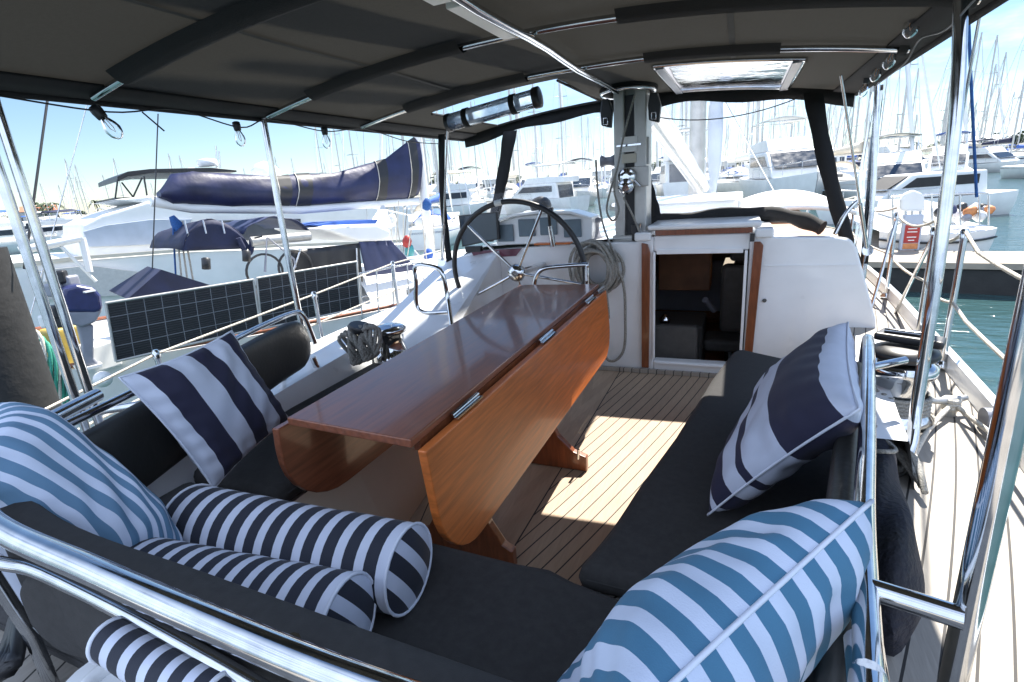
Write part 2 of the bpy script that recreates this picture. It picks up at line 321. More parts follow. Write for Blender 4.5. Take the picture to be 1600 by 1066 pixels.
def lerpy(tab, y):
    if y <= tab[0][0]: return tab[0][1]
    for (a, va), (b, vb) in zip(tab, tab[1:]):
        if y <= b: return va+(vb-va)*(y-a)/(b-a)
    return tab[-1][1]
CX = -.77; DZ = .35; BY = 3.38; WZ = -1.0
# ================================================================== SETTING
mb = MB(); mb.grid(lambda u, v: (-3000+6000*u, -1200+6000*v, WZ), 8, 8); struct(mb.build('water', 'water'), 'green harbour water with small ripples')
def hillz(u): return 14+9*math.sin(u*9)+5*math.sin(u*23+1)+3*math.sin(u*51)
def hill(u, v):
    a = R(-75+120*u); r = 900+v*300; return (math.sin(a)*r, math.cos(a)*r, WZ-1+(hillz(u)*.55 if v > .4 else 0)*(1 if v < .9 else .6))
struct(MB().grid(hill, 90, 3).build('hills', 'hill'), 'low hazy land behind the marina')
# ================================================================== THE YACHT
HB = [(-1.6, 1.2), (0, 1.42), (1, 1.55), (2, 1.64), (3, 1.70), (4, 1.76), (5, 1.79), (6, 1.75), (8, 1.45), (10, .8), (11.4, .04)]
FS = [(.92, -.29), (1.1, -.266), (1.34, -.228), (1.66, -.165), (2.23, -.077), (2.65, -.01), (3.38, .10)]
FP = [(.95, -1.262), (1.27, -1.262), (1.87, -1.366), (2.39, -1.45), (3.38, -1.56)]
yacht = world_thing('sailing_yacht', 'white sailing yacht with teak decks whose open cockpit fills the foreground', 'yacht', (CX, 3, WZ))
hb = lambda y: lerpy(HB, y)
h = MB()
for sgn in (-1, 1):
    h.grid(lambda u, v, sgn=sgn: (CX+sgn*hb(-1.6+13*u)*(1-.25*v*v), -1.6+13*u, DZ+.002-v*(DZ-WZ+.3)), 40, 6, flip=sgn > 0)
h.add([(CX-1.2, -1.6, DZ), (CX+1.2, -1.6, DZ), (CX+.9, -1.6, WZ-.3), (CX-.9, -1.6, WZ-.3)], [(0, 1, 2, 3)])
h.build('hull', 'gel', yacht)
d = MB()
def strip(mb, y0, y1, fl, fr, z, n):
    for i in range(n):
        a, b = y0+(y1-y0)*i/n, y0+(y1-y0)*(i+1)/n
        mb.add([(fl(a), a, z), (fr(a), a, z), (fr(b), b, z), (fl(b), b, z)], [(0, 1, 2, 3)])
left = lambda y: CX-hb(y); right = lambda y: CX+hb(y)
strip(d, -1.6, .92, left, right, DZ, 8)
strip(d, .92, BY, left, lambda y: lerpy(FP, y), DZ, 10); strip(d, .92, 2.68, lambda y: lerpy(FS, y), right, DZ, 8); strip(d, 2.68, BY, lambda y: .60, right, DZ, 3)
strip(d, BY, 7.7, left, lambda y: CX-1.22+.06*(y-BY), DZ, 10); strip(d, BY, 7.7, lambda y: CX+1.26-.06*(y-BY), right, DZ, 10); strip(d, 7.7, 11.4, left, right, DZ, 8)
d.build('deck', 'teakd', yacht)
k = MB(); n = 12
k.add([(-.02, 2.68, DZ), (-.03, 2.68, .002), (.60, 2.68, .002), (.60, 2.68, DZ)], [(0, 1, 2, 3)])
k.add([(.60, 2.68, DZ), (.60, 2.68, .002), (.60, BY, .002), (.60, BY, DZ)], [(0, 1, 2, 3)])
for i in range(n):     # well sides, slanted cream seat fronts
    a, b = .92+(BY-.92)*i/n, .92+(BY-.92)*(i+1)/n
    k.add([(lerpy(FP, a), a, DZ), (lerpy(FP, b), b, DZ), (lerpy(FP, b)+.13, b, 0.002), (lerpy(FP, a)+.13, a, 0.002)], [(0, 1, 2, 3)])
    a, b = .92+1.76*i/n, .92+1.76*(i+1)/n; k.add([(lerpy(FS, a), a, DZ), (lerpy(FS, a)-.02, a, 0.002), (lerpy(FS, b)-.02, b, 0.002), (lerpy(FS, b), b, DZ)], [(0, 1, 2, 3)])
k.add([(-1.26, .92, DZ), (-.29, .92, DZ), (-.31, .92, 0.002), (-1.13, .92, 0.002)], [(3, 2, 1, 0)])
k.build('seat_front', 'cream', yacht)
MB().add([(-1.75, .9, 0), (.61, .9, 0), (.61, BY+.02, 0), (-1.75, BY+.02, 0)], [(0, 1, 2, 3)]).build('cockpit_sole', 'teak', yacht)
c = MB(); c.box((-1.5, BY-.05, .003), (.6, BY-.026, .028)); c.build('sole_trim', 'teakd', yacht)
# toe rails
for sgn in (-1, 1):
    t = MB(); ys = [-.9+.4*i for i in range(31)]
    for a, b in zip(ys, ys[1:]):
        xa, xb = CX+sgn*(hb(a)-.03), CX+sgn*(hb(b)-.03)
        q = [(xa-.022, a, DZ), (xa+.022, a, DZ), (xa+.016, a, DZ+.07), (xa-.016, a, DZ+.07)]; q2 = [(xb-.022, b, DZ), (xb+.022, b, DZ), (xb+.016, b, DZ+.07), (xb-.016, b, DZ+.07)]
        t.add(q+q2, [(0, 3, 7, 4), (3, 2, 6, 7), (2, 1, 5, 6)])
    t.build('toe_rail', 'gel', yacht)
# bulkhead
B = MB(); y0, y1 = BY, BY+.09
B.prism([(-1.98, y0, DZ-.34), (-.487, y0, DZ-.34), (-.487, y0, .90), (-.6, y0, .865), (-1.0, y0, .865), (-1.75, y0, .83), (-1.98, y0, .76)][::-1], (0, .09, 0))
B.prism([(.062, y0, -.0), (.78, y0, .0), (.73, y0, .40), (.60, y0, .80), (.57, y0, .845), (.50, y0, .86), (.20, y0, .87), (.062, y0, .9)][::-1], (0, .09, 0))
B.box((-.487, y0+.001, .0), (.062, y1, .075)); B.box((-.487, y0+.001, .80), (.062, y1, .90))
B.build('bulkhead', 'gel', yacht, bevel=.012)
sm_ = MB(); sm_.box((.14, y0-.004, .705), (.62, y0-.0005, .709)); sm_.build('moulding_line', 'gel', yacht)
lk_ = MB(); lk_.lathe([(.012, 0), (.012, .008)], (.16, y0-.001, .5), (0, -1, 0), 12); lk_.build('snap_fitting', 'steel', yacht)
fr = MB(); fr.box((-.49, y0-.014, .095), (-.474, y0-.0015, .80)); fr.box((.038, y0-.014, .095), (.055, y0-.0015, .80)); fr.box((-.468, y0-.013, .785), (.03, y0-.0015, .815)); fr.box((-.468, y0-.012, .058), (.03, y0-.0015, .072))
fr.build('door_frame', 'gel', yacht, bevel=.004)
ts = MB(); ts.prism([(-.558, y0-.024, .03), (-.512, y0-.024, .03), (-.505, y0-.024, .80), (-.52, y0-.024, .85), (-.558, y0-.024, .86)], (0, .022, 0)); ts.build('trim_board', 'woodr', yacht, bevel=.004)
ts = MB(); ts.prism([(.062, y0-.024, .03), (.108, y0-.024, .03), (.135, y0-.024, .83), (.118, y0-.024, .85), (.085, y0-.024, .85)], (0, .022, 0)); ts.build('trim_board', 'woodr', yacht, bevel=.004)
# coach roof
cr = MB()
def croof(u, v):
    y = BY+.02+4.2*v; wdt = 1.24-.25*v; uu = u*2-1; z = .835+.05*(1-uu*uu)-.10*v
    if abs(uu) > .86: z -= (abs(uu)-.86)*1.2
    return (CX+.02+uu*wdt, y, z)
cr.grid(croof, 24, 12)
cr.grid(lambda u, v: (lambda a: Vector((a[0]+.12*v, a[1], a[2]*(1-v)+DZ*v)))(croof(1, u)), 12, 3)
cr.grid(lambda u, v: (lambda a: Vector((a[0]-.12*v, a[1], a[2]*(1-v)+DZ*v)))(croof(0, u)), 12, 3, flip=True)
cr.build('coach_roof', 'gel', yacht)
ch = MB(); ch.prism([(-1.98, BY, .76), (-2.05, 2.6, .52), (-2.05, 2.0, DZ), (-1.62, 2.0, DZ), (-1.66, 2.7, .44), (-1.75, BY, .80)][::-1], (0, 0, -.0)); 
ch = MB(); ch.add([(-1.55, BY, .83), (-2.02, BY, .76), (-2.1, BY, DZ), (-1.52, 2.25, .40), (-1.98, 2.2, .42), (-2.05, 2.2, DZ), (-1.47, 2.25, DZ), (-1.55, BY, DZ)],
       [(0, 3, 4, 1), (1, 4, 5, 2), (3, 6, 5, 4), (0, 7, 6, 3)]); ch.build('coaming', 'gel', yacht, solid=.01)
cs = MB()
pts = [(1.62, .445), (1.8, .46), (2.2, .50), (2.68, .58)]
for (a, xa), (b, xb) in zip(pts, pts[1:]):
    cs.add([(xa-.09, a, DZ), (xb-.09, b, DZ), (xb-.07, b, .50), (xa-.07, a, .50), (xa+.02, a, .50), (xb+.02, b, .50), (xb+.05, b, DZ), (xa+.05, a, DZ)], [(0, 1, 2, 3)[::-1], (3, 2, 5, 4)[::-1], (4, 5, 6, 7)[::-1]])
cs.build('coaming', 'gel', yacht)
cp = MB(); pts = [(.5, -1.62), (1.0, -1.74), (1.5, -1.82), (2.0, -1.90), (2.25, -1.95)]
for (a, xa), (b, xb) in zip(pts, pts[1:]):
    cp.add([(xa+.12, a, DZ), (xb+.12, b, DZ), (xb+.07, b, .50), (xa+.07, a, .50), (xa-.12, a, .50), (xb-.12, b, .50), (xb-.16, b, DZ), (xa-.16, a, DZ)], [(0, 1, 2, 3), (3, 2, 5, 4), (4, 5, 6, 7)])
cp.build('coaming', 'gel', yacht)
# sliding hatch over the companionway
hs = world_thing('companionway_hatch', 'white sliding hatch slab above the open cabin doorway', 'hatch', (-.2, BY, .88))
q = MB(); q.box((-.52, BY-.03, .935), (.12, BY+.75, .965)); q.build('slab', 'gel', hs, bevel=.012)
q = MB(); q.box((-.475, BY-.02, .902), (.075, BY+.02, .933)); q.build('front_board', 'woodr', hs, bevel=.003)
for x in (-.60, .085):
    q = MB(); q.box((x, BY-.04, .872), (x+.10, BY+.8, .925)); q.build('slide_rail', 'gel', hs, bevel=.012)
q = MB(); q.box((.062, BY-.055, .855), (.086, BY-.042, .90)); q.build('latch', 'rubber', hs, bevel=.002)
# cabin interior
ci = world_thing('cabin_interior', 'dark varnished cabin seen through the doorway', 'cabin', (-.3, BY+.8, -.35))
q = MB(); X0, X1, Y0, Y1, Z0, Z1 = -1.3, .55, BY+.095, 6.2, -.35, .82
q.add([(X0, Y0, Z0), (X1, Y0, Z0), (X1, Y1, Z0), (X0, Y1, Z0), (X0, Y0, Z1), (X1, Y0, Z1), (X1, Y1, Z1), (X0, Y1, Z1)], [(3, 2, 6, 7), (0, 3, 7, 4), (2, 1, 5, 6), (4, 7, 6, 5)]); q.build('panelling', 'interior', ci)
MB().add([(X0, Y0, Z0), (X1, Y0, Z0), (X1, Y1, Z0), (X0, Y1, Z0)], [(0, 1, 2, 3)]).build('cabin_floor', 'interior', ci)
MB().lathe([(.22, 0), (.22, .01)], (-.25, 3.85, Z0+.005), n=24).build('floor_mat', 'cream', ci)
q = MB(); q.box((-.95, 3.75, Z0), (-.20, 4.2, .22)); q.build('chart_table', 'dark', ci, bevel=.02)
q = MB(); q.box((-.60, 3.52, -.05), (-.22, 3.60, .28)); q.build('engine_cover', 'dark', ci, bevel=.02)
q = MB(); q.box((-.9, 5.9, -.2), (.4, 5.95, .35)); q.build('settee_back', 'greyc', ci, bevel=.02)
for k_ in range(4): q = MB(); q.lathe([(.02, 0), (.03, .01), (.03, .06), (.015, .08)], (-.62+.09*k_, 4.62, .625), n=10); q.build('jar', 'gelw' if k_ % 2 else 'steel', ci)
q = MB(); q.box((-.62, 4.6, .30), (-.2, 4.9, .62)); q.box((-.60, 4.55, .66), (-.30, 4.6, .68)); q.build('galley_unit', 'interior', ci, bevel=.01)
q = MB(); q.lathe([(.01, 0), (.035, .01), (.04, .04), (.01, .07)], (-.45, 3.68, .25)); q.build('kettle', 'steel', ci)
q = MB(); q.box((-.66, 4.95, .56), (-.4, 5.0, .60)); q.box((-.47, 4.94, .61), (-.44, 4.95, .68)); q.build('shelf', 'cream', ci)
em = pm('glow_panel', (.5, .45, .35), .4); em.node_tree.nodes['Principled BSDF'].inputs['Emission Color'].default_value = (1, .85, .65, 1); em.node_tree.nodes['Principled BSDF'].inputs['Emission Strength'].default_value = .25  # added glow, stands in for a bright patch of unknown source in the cabin
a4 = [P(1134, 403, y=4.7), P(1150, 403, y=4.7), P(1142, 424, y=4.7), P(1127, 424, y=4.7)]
q = MB(); q.prism(a4, (0, .01, 0)); q.build('glow_panel', em, ci)
q = MB(); q.prism([P(1070, 415, y=4.72), P(1098, 418, y=4.72), P(1098, 450, y=4.72), P(1078, 448, y=4.72)], (0, .02, 0)); q.build('chart', 'greym', ci)
hc = world_thing('navigator_seat', 'dark upholstered seat inside the cabin on the right of the doorway', 'seat', (-.02, 4.1, -.35))
q = MB(); q.box((-.10, 3.95, .12), (.10, 4.07, .62)); q.build('backrest', 'dark', hc, bevel=.04)
q = MB(); q.box((-.05, 3.97, .64), (.07, 4.05, .78)); q.build('headrest', 'dark', hc, bevel=.03)
q = MB(); q.box((-.2, 3.8, .02), (.12, 4.07, .11)); q.build('seat_cushion', 'dark', hc, bevel=.03)
q = MB(); q.tube([(-.02, 3.95, .02), (-.02, 3.95, -.35)], .035); q.build('pedestal', 'steel', hc)
q = MB(); q.tube([(-.20, 3.9, .38), (-.14, 4.0, .28)], .022); q.build('armrest', 'greym', hc)
# ------------------------------------------------------------------ cushions
def slab(name, outline, z0, z1, mat, label, cat, group=None, bevel=.032):
    o = MB(); o.prism([(x, y, z0) for x, y in outline], (0, 0, z1-z0)); ob = o.build(name, mat, bevel=bevel)
    for p in ob.data.polygons: p.use_smooth = True
    n_ = len(outline); cxx = sum(p[0] for p in outline)/n_; cyy = sum(p[1] for p in outline)/n_; ring = []
    for i in range(n_):
        a, b = Vector((*outline[i], 0)), Vector((*outline[(i+1) % n_], 0)); m_ = max(1, int((b-a).length/.06))
        for k_ in range(m_): ring.append(a.lerp(b, (k_+.5)/m_))
    ring = [Vector((p.x, p.y, z1-.030+.0015*math.sin(i*1.3)))+(Vector((cxx, cyy, 0))-p).normalized()*.004 for i, p in enumerate(ring)]
    MB().tube(ring, .0045, 6, closed=True).build('piping', mat, ob)
    return tag(ob, label, cat, group)
fs = lambda y: lerpy(FS, y)
slab('seat_cushion', [(-.31, .94), (-.266, 1.1), (-.228, 1.34), (-.165, 1.66), (-.077, 2.23), (-.005, 2.60), (.03, 2.66), (.26, 2.52), (.31, 2.2), (.34, 1.67), (.25, 1.1), (.235, .94)], DZ+.003, .425, 'fabric', 'long charcoal seat cushion on the starboard side, in front of the doorway', 'cushion', 'cockpit seat cushions')
slab('seat_cushion', [(-1.62, .40), (.20, .40), (.22, .90), (.1, .885), (-.16, .89), (-.30, .915), (-.36, .935), (-.44, .93), (-.9, .94), (-1.62, .96)], DZ+.003, .425, 'fabric', 'charcoal seat cushion across the stern, under the two striped bolsters', 'cushion', 'cockpit seat cushions')
slab('seat_cushion', [(-1.70, .98), (-1.25, .975), (-1.255, 1.27), (-1.355, 1.87), (-1.47, 2.45), (-1.62, 2.5), (-1.76, 2.2), (-1.74, 1.5)], DZ+.003, .425, 'fabric', 'charcoal seat cushion on the port side, partly in sun behind the table', 'cushion', 'cockpit seat cushions')
def panel(name, path, zt, zb, th, mat, label, cat='backrest', group='cockpit backrests'):
    pts = smoothpath([(x, y, 0) for x, y in path], 8); m = len(pts); o = MB(); rings = []
    L_ = [0]
    for a, b in zip(pts, pts[1:]): L_.append(L_[-1]+(b-a).length)
    hgt = (zt-zb)/2; zc = (zt+zb)/2
    for i, p in enumerate(pts):
        t = (pts[min(m-1, i+1)]-pts[max(0, i-1)]).normalized(); nn = Vector((t.y, -t.x, 0)); e = min(L_[i], L_[-1]-L_[i]); s_ = 1.0
        if e < hgt: s_ = math.sqrt(max(0.0, 1-(1-e/hgt)**2))*.98+.02
        ring = []
        for k in range(20):
            a = 2*math.pi*k/20; cx_ = math.copysign(abs(math.cos(a))**.45, math.cos(a)); sz = math.copysign(abs(math.sin(a))**.45, math.sin(a))
            ring.append(p+nn*cx_*th/2*(.5+.5*s_)+Vector((0, 0, zc+sz*hgt*s_)))
        rings.append(ring)
    vs = [v for r_ in rings for v in r_]; fsx = [(i*20+k, i*20+(k+1) % 20, (i+1)*20+(k+1) % 20, (i+1)*20+k) for i in range(m-1) for k in range(20)]
    o.add(vs, fsx, None, True); o.add(rings[0], [tuple(range(20))[::-1]]); o.add(rings[-1], [tuple(range(20))])
    return tag(o.build(name, mat), label, cat, group)
panel('backrest', [(-1.40, .50), (-1.53, .85), (-1.66, 1.2), (-1.77, 1.5), (-1.84, 1.78)], .755, .53, .05, 'vinyl', 'rounded black vinyl backrest along the port rail behind the striped pillow')
panel('backrest', [(.115, .48), (.15, .72), (.21, 1.06), (.265, 1.35), (.325, 1.68)], .745, .47, .05, 'vinyl', 'black backrest along the starboard rail beside the navy and white pillow')
panel('backrest', [(-1.52, .47), (-1.1, .392), (-.7, .378), (-.3, .368), (.05, .36)], .752, .50, .07, 'fabric', 'long charcoal backrest along the stern rail behind the bolsters')
# ------------------------------------------------------------------ pillows
def pillow(name, c00, c10, c11, c01, th, mat, label, group=None, uvw='u', bulge=None, seed=0, pinch=.07, piping='pipingw'):
    """soft cushion spanned by four corners; uv u runs 00->10"""
    c00, c10, c11, c01 = map(Vector, (c00, c10, c11, c01)); cen = (c00+c10+c11+c01)/4
    nn = ((c10-c00).cross(c01-c00)).normalized(); rnd = random.Random(seed); ph = [rnd.uniform(0, 6) for _ in range(6)]
    t = thing(name, label, 'pillow', cen, 0, group)
    def base(u, v):
        a, b = 2*u-1, 2*v-1
        a2 = a*(1-pinch*(1-b*b)); b2 = b*(1-pinch*(1-a*a)); uu, vv = (a2+1)/2, (b2+1)/2
        return (c00*(1-uu)+c10*uu)*(1-vv)+(c01*(1-uu)+c11*uu)*vv-cen
    def f(s):
        def g(u, v):
            a, b = 2*u-1, 2*v-1
            hgt = max(0, (1-a**4))**.55*max(0, (1-b**4))**.55
            e = max(0, 1-max(abs(a), abs(b)))
            wr = .003*math.sin(6*a+ph[0]+3*b)*math.sin(5*b+ph[1])+.005*math.sin(3*a-3*b+ph[2])+(.0045*math.sin(20*a+ph[3]+3*b)+.0045*math.sin(23*b+ph[4]-4*a))*(1-e)**4+.0035*math.sin(11*(a+b)+ph[5])*math.exp(-6*(a-.4)**2)
            return base(u, v)+nn*s*(th/2*hgt+wr*min(1, hgt*1.4))
        return g
    o = MB(); o.grid(f(1), 60, 60); o.grid(f(-1), 60, 60, flip=True); b = o.build('cover', mat, t, merge=True, smooth=True)
    ed = [base(i/24, 0) for i in range(24)]+[base(1, i/24) for i in range(24)]+[base(1-i/24, 1) for i in range(24)]+[base(0, 1-i/24) for i in range(24)]
    MB().tube(ed, .003, 6, closed=True).build('piping', piping, b)
    return t
Vz = Vector((0, 0, 1))
# port pillow, draped against the backrest
pillow('striped_pillow', P(186, 590, z=.87), P(362, 517, z=.89), P(452, 655, z=.52), P(334, 764, z=.50), .10, 's_port', 'square pillow with broad navy and white stripes leaning on the port backrest', 'scatter pillows', seed=2)
pillow('striped_pillow', P(-150, 780, z=.80), P(130, 960, z=.52), P(292, 868, z=.52), P(-6, 628, z=.86), .25, 's_blue', 'pillow with fine steel blue stripes tucked in the port corner of the stern seat', 'scatter pillows', seed=5)
A = P(1362, 783, z=.86); Bq = P(985, 1130, z=.86)
pillow('striped_pillow', Bq, A, A+Vector((-.15, .16, -.37)), Bq+Vector((-.17, .15, -.37)), .17, 's_teal', 'pillow with teal and white bands standing in the starboard corner nearest the camera', 'scatter pillows', seed=9)
P1, P2, P3 = P(1325, 504, y=1.78), P(1343, 640, z=.83), P(1106, 805, z=.45)
pillow('striped_pillow', P2, P3, P1+(P3-P2)*.82+Vector((.03, 0, .02)), P1, .16, 's_stb', 'pillow with uneven navy and white bands propped against the starboard rail', 'scatter pillows', seed=4)
def bolster(a, b, r, label, group='bolsters', mat='s_bol'):
    a, b = Vector(a), Vector(b); t = thing('bolster_cushion', label, 'bolster', (a+b)/2, 0, group); cen = (a+b)/2; ax = (b-a).normalized(); o = MB()
    pts = [a.lerp(b, i/30)-cen+Vector((0, 0, -.006*math.sin(math.pi*i/30))) for i in range(31)]
    rad = [r*(1-.05*abs(i/15-1)**6+.008*math.sin(i*.9)) for i in range(31)]
    o.tube(pts, rad, 30, cap=False); body = o.build('cover', mat, t)
    e1 = ax.cross(Vector((0, 0, 1))).normalized(); e2 = e1.cross(ax)
    for c_, s_ in ((pts[0], -1), (pts[-1], 1)):
        q = MB(); nu = 20
        def g(u, v, c_=c_, s_=s_):
            an = 2*math.pi*u; rr_ = r*.95*v; return c_+e1*math.cos(an)*rr_+e2*math.sin(an)*rr_+ax*s_*.016*(1-v**2)
        vs = []; fs_ = []; uv = []
        for j in range(7):
            for i in range(nu+1): vs.append(g(i/nu, j/6))
        for j in range(6):
            for i in range(nu):
                f_ = (j*(nu+1)+i, j*(nu+1)+i+1, (j+1)*(nu+1)+i+1, (j+1)*(nu+1)+i); f_ = f_ if s_ > 0 else f_[::-1]; fs_.append(f_)
                U = []
                for k_ in f_:
                    jj, ii = divmod(k_, nu+1); an = 2*math.pi*ii/nu; U.append((.5+.12*math.cos(an+.5)*jj/6, .5))
                uv.append(U)
        q.add(vs, fs_, uv, True); q.build('end_panel', mat, body)
        MB().tube([c_+(e1*math.cos(2*math.pi*k_/30)+e2*math.sin(2*math.pi*k_/30))*r*.965 for k_ in range(30)], .0035, 6, closed=True).build('piping', 'pipingw', body)
    return t
bolster(P(302, 815, z=.52), P(640, 888, z=.52), .092, 'navy and white striped bolster lying farther from the stern rail')
bolster(P(215, 905, z=.53)+Vector((0, .0, 0)), P(545, 975, z=.53), .088, 'navy and white striped bolster pressed against the stern backrest')
# things below the stern rail
panel('backrest', [tuple(P(48, 935, z=.60).xy), tuple(P(150, 960, z=.60).xy), tuple(P(300, 1035, z=.60).xy), tuple(P(420, 1110, z=.60).xy)], .68, .50, .05, 'fabric', 'charcoal pad with a rounded end below the thin stern rail')
bolster(P(175, 1000, z=.68), P(345, 1090, z=.68), .030, 'slim striped bolster showing below the thin stern rail', group=None, mat='s_bol2')
# ------------------------------------------------------------------ stern and side rails
sr = world_thing('stern_rail', 'polished stainless rail curving round the stern seat', 'rail', (-.5, .33, DZ))
zr = .79
pp = [(-1.66, .80, .775), (-1.52, .56, .785), (-1.35, .40, zr), (-1.1, .335, zr), (-.8, .318, zr), (-.57, .308, zr), (-.34, .302, zr), (-.05, .31, zr), (.07, .34, zr), (.125, .42, .77), (.146, .55, .755)]
MB().tube(smoothpath(pp, 8), .019, 18).build('top_tube', 'steel', sr)
pp = [P(-120, 860, z=.70), P(0, 880, z=.70), P(60, 893, z=.70), P(180, 950, z=.70), P(300, 1015, z=.70), P(420, 1085, z=.70), P(600, 1200, z=.70)]
MB().tube(smoothpath(pp, 8), .0115, 12).build('lower_tube', 'steel', sr)
for x in (-1.2, -.45): MB().tube([(x, .325, .78), (x-.02, .36, .5), (x-.02, .36, DZ)], .012, 10).build('leg', 'steel', sr)
st = world_thing('side_rail', 'slim stainless rail on top of the starboard backrest', 'rail', (.25, 1.1, DZ), 'side rails')
MB().tube(smoothpath([(.140, .50, .77), (.180, .755, .77), (.238, 1.06, .77), (.292, 1.35, .77), (.352, 1.68, .765), (.36, 1.74, .73), (.36, 1.75, .5)], 8), .0145, 12).build('top_tube', 'steel', st)
MB().tube([(.163, .625, .77), (.245, .60, .775)], .013, 12).build('cross_tube', 'steel', st)
MB().tube([(.36, 1.75, .66), (.49, 1.86, .66)], .012, 12).build('cross_tube', 'steel', st)
pr = world_thing('side_rail', 'slim stainless rail on top of the port backrest', 'rail', (-1.7, 1.2, DZ), 'side rails')
MB().tube(smoothpath([(-1.47, .52, .775), (-1.57, .85, .775), (-1.70, 1.2, .775), (-1.81, 1.5, .775), (-1.88, 1.76, .77), (-1.88, 1.82, .74), (-1.86, 1.84, .6)], 8), .012, 12).build('top_tube', 'steel', pr)
for (x, y) in ((-1.86, 1.6), (-1.83, 1.78)): MB().tube([(x, y, .55), (x+.03, y+.02, DZ)], .015, 10).build('leg', 'steel', pr)
MB().tube([(-2.04, .925, .62), (-1.72, 1.02, .66)], .014, 12).build('cross_tube', 'steel', pr)
# ------------------------------------------------------------------ table
tb = world_thing('folding_table', 'varnished mahogany cockpit table with both leaves folded down', 'table', (-.88, 1.8, 0))
q = MB(); q.prism([(-1.068, .912, .700), (-.668, .888, .700), (-.682, 2.735, .700), (-1.125, 2.70, .700)], (0, 0, .022)); q.build('table_top', 'wood', tb, bevel=.004)
def leafpoly(x, s, h_=.335, y0=.90, y1=2.72, top=.690, r=.17):
    pts = [(y0, top), (y1, top), (y1, top-h_+r)]
    pts += [(y1-r+r*math.cos(a), top-h_+r-r*math.sin(a)) for a in [i*math.pi/16 for i in range(1, 8)]]
    pts += [(y1-r, top-h_), (y0+r, top-h_)]
    pts += [(y0+r-r*math.sin(a), top-h_+r-r*math.cos(a)) for a in [i*math.pi/16 for i in range(1, 8)]]
    pts += [(y0, top-h_+r)]
    return [(x+s*(top-z)*.08, y, z) for y, z in pts]
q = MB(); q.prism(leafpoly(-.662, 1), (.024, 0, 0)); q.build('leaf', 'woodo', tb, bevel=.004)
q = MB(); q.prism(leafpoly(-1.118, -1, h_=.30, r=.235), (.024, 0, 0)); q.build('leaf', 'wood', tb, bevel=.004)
q = MB(); q.box((-.690, .93, .672), (-.672, 2.70, .699)); q.build('hinge_rail', 'woodr', tb)
for y in (1.06, 1.72, 2.36, 2.60):
    q = MB(); q.tube([(-.657, y, .706), (-.657, y+.15, .706)], .006, 8); q.box((-.652, y, .697), (-.640, y+.15, .702)); q.build('hinge', 'steel', tb)
def leg(y, cx_=-.88, k_=1.0):
    prof = []
    R_ = [(.30, .0), (.30, .07), (.24, .09), (.17, .16), (.12, .27), (.105, .42), (.12, .55), (.17, .66), (.18, .69)]
    pts = [(cx_+w_*k_, y, z) for w_, z in R_]+[(cx_-w_*k_, y, z) for w_, z in R_[::-1]]
    q = MB(); q.prism([(a, b, c+.004) for a, b, c in pts], (0, .035, 0)); q.build('leg', 'woodr' if y < 1.5 else 'woodr', tb, bevel=.005)
leg(1.34, -.84, .62); leg(2.02)
q = MB(); q.box((-.90, 1.375, .10), (-.865, 2.02, .20)); q.build('stretcher', 'woodo', tb, bevel=.005)
q = MB(); q.box((-.95, 1.02, .65), (-.92, 1.06, .699)); q.build('support_block', 'rubber', tb)
q = MB(); q.tube([(-.615, 2.01, .07), (-.61, 2.005, .12)], .006); q.build('foot_bolt', 'steel', tb)
# ------------------------------------------------------------------ bimini
RC, RH = -.72, 1.32
def rz(x, y):
    u = (x-RC)/RH; z = 1.655+.14*(1-u*u)
    z -= .006*math.sin(3.1*y)**2*(1-abs(u))*2
    return z
bi = world_thing('bimini', 'black canvas bimini stretched over the cockpit on stainless bows', 'bimini', (RC, 1.6, 1.6))
HOLES = [(-.43, .24, 2.94, 3.90), (-1.72, -.93, 2.94, 3.90)]
xs = sorted(set([RC-RH+i*RH/8 for i in range(17)]+[a for h_ in HOLES for a in h_[:2]])); ys = sorted(set([.5+.2*i for i in range(18)]+[2.94, 3.90, 3.96]))
ys = [y for y in ys if y <= 3.96 and y not in (3.85,)]
q = MB(); vid = {}
for j, y in enumerate(ys):
    for i, x in enumerate(xs): vid[i, j] = len(q.v); q.v.append(Vector((x, y, rz(x, y))))
for j in range(len(ys)-1):
    for i in range(len(xs)-1):
        mx_, my_ = (xs[i]+xs[i+1])/2, (ys[j]+ys[j+1])/2
        if any(a < mx_ < b and c_ < my_ < d_ for a, b, c_, d_ in HOLES): continue
        q.f.append([vid[i, j], vid[i+1, j], vid[i+1, j+1], vid[i, j+1]]); q.uv.append(None); q.sm.append(True)
q.build('canopy', 'bimini', bi)
def roofline(pts, dz=-.012): return [Vector((x, y, rz(x, y)+dz)) for x, y in pts]
def flat_strip(pts, across, wdt):
    o = MB(); A_ = [Vector(p)+Vector(across)*wdt/2 for p in pts]; B_ = [Vector(p)-Vector(across)*wdt/2 for p in pts]; n_ = len(pts)
    o.add(A_+B_, [(i, i+1, n_+i+1, n_+i) for i in range(n_-1)], None, True); return o
for x0 in (-1.38, -.06):
    flat_strip([Vector((x0, .5+i*.12, rz(x0, .5+i*.12)-.005)) for i in range(21)], (1, 0, 0), .022).build('seam', pm('seam_tape', (.05, .049, .046), .9, noise=.2, nscale=60), bi)
for x0, sg in ((RC-RH+.05, 1), (RC+RH-.05, -1)):
    flat_strip(roofline([(x0, .5+i*.1438) for i in range(25)], -.010), (1, 0, -.20*sg*-1), .13).build('side_hem', 'black', bi, solid=.008)
    MB().tube(roofline([(x0-.06*sg, .5+i*.1438) for i in range(25)], -.014), .013, 8).build('edge_roll', 'black', bi)
lip = [(RC-RH+RH*2*i/30, 3.955) for i in range(31)]
o = MB(); A_ = roofline(lip, .0); n_ = len(A_)
B_ = [v+Vector((0, .01, -.075-.012*math.sin(i*.9)-.02*math.exp(-((i-15)/3)**2))) for i, v in enumerate(A_)]
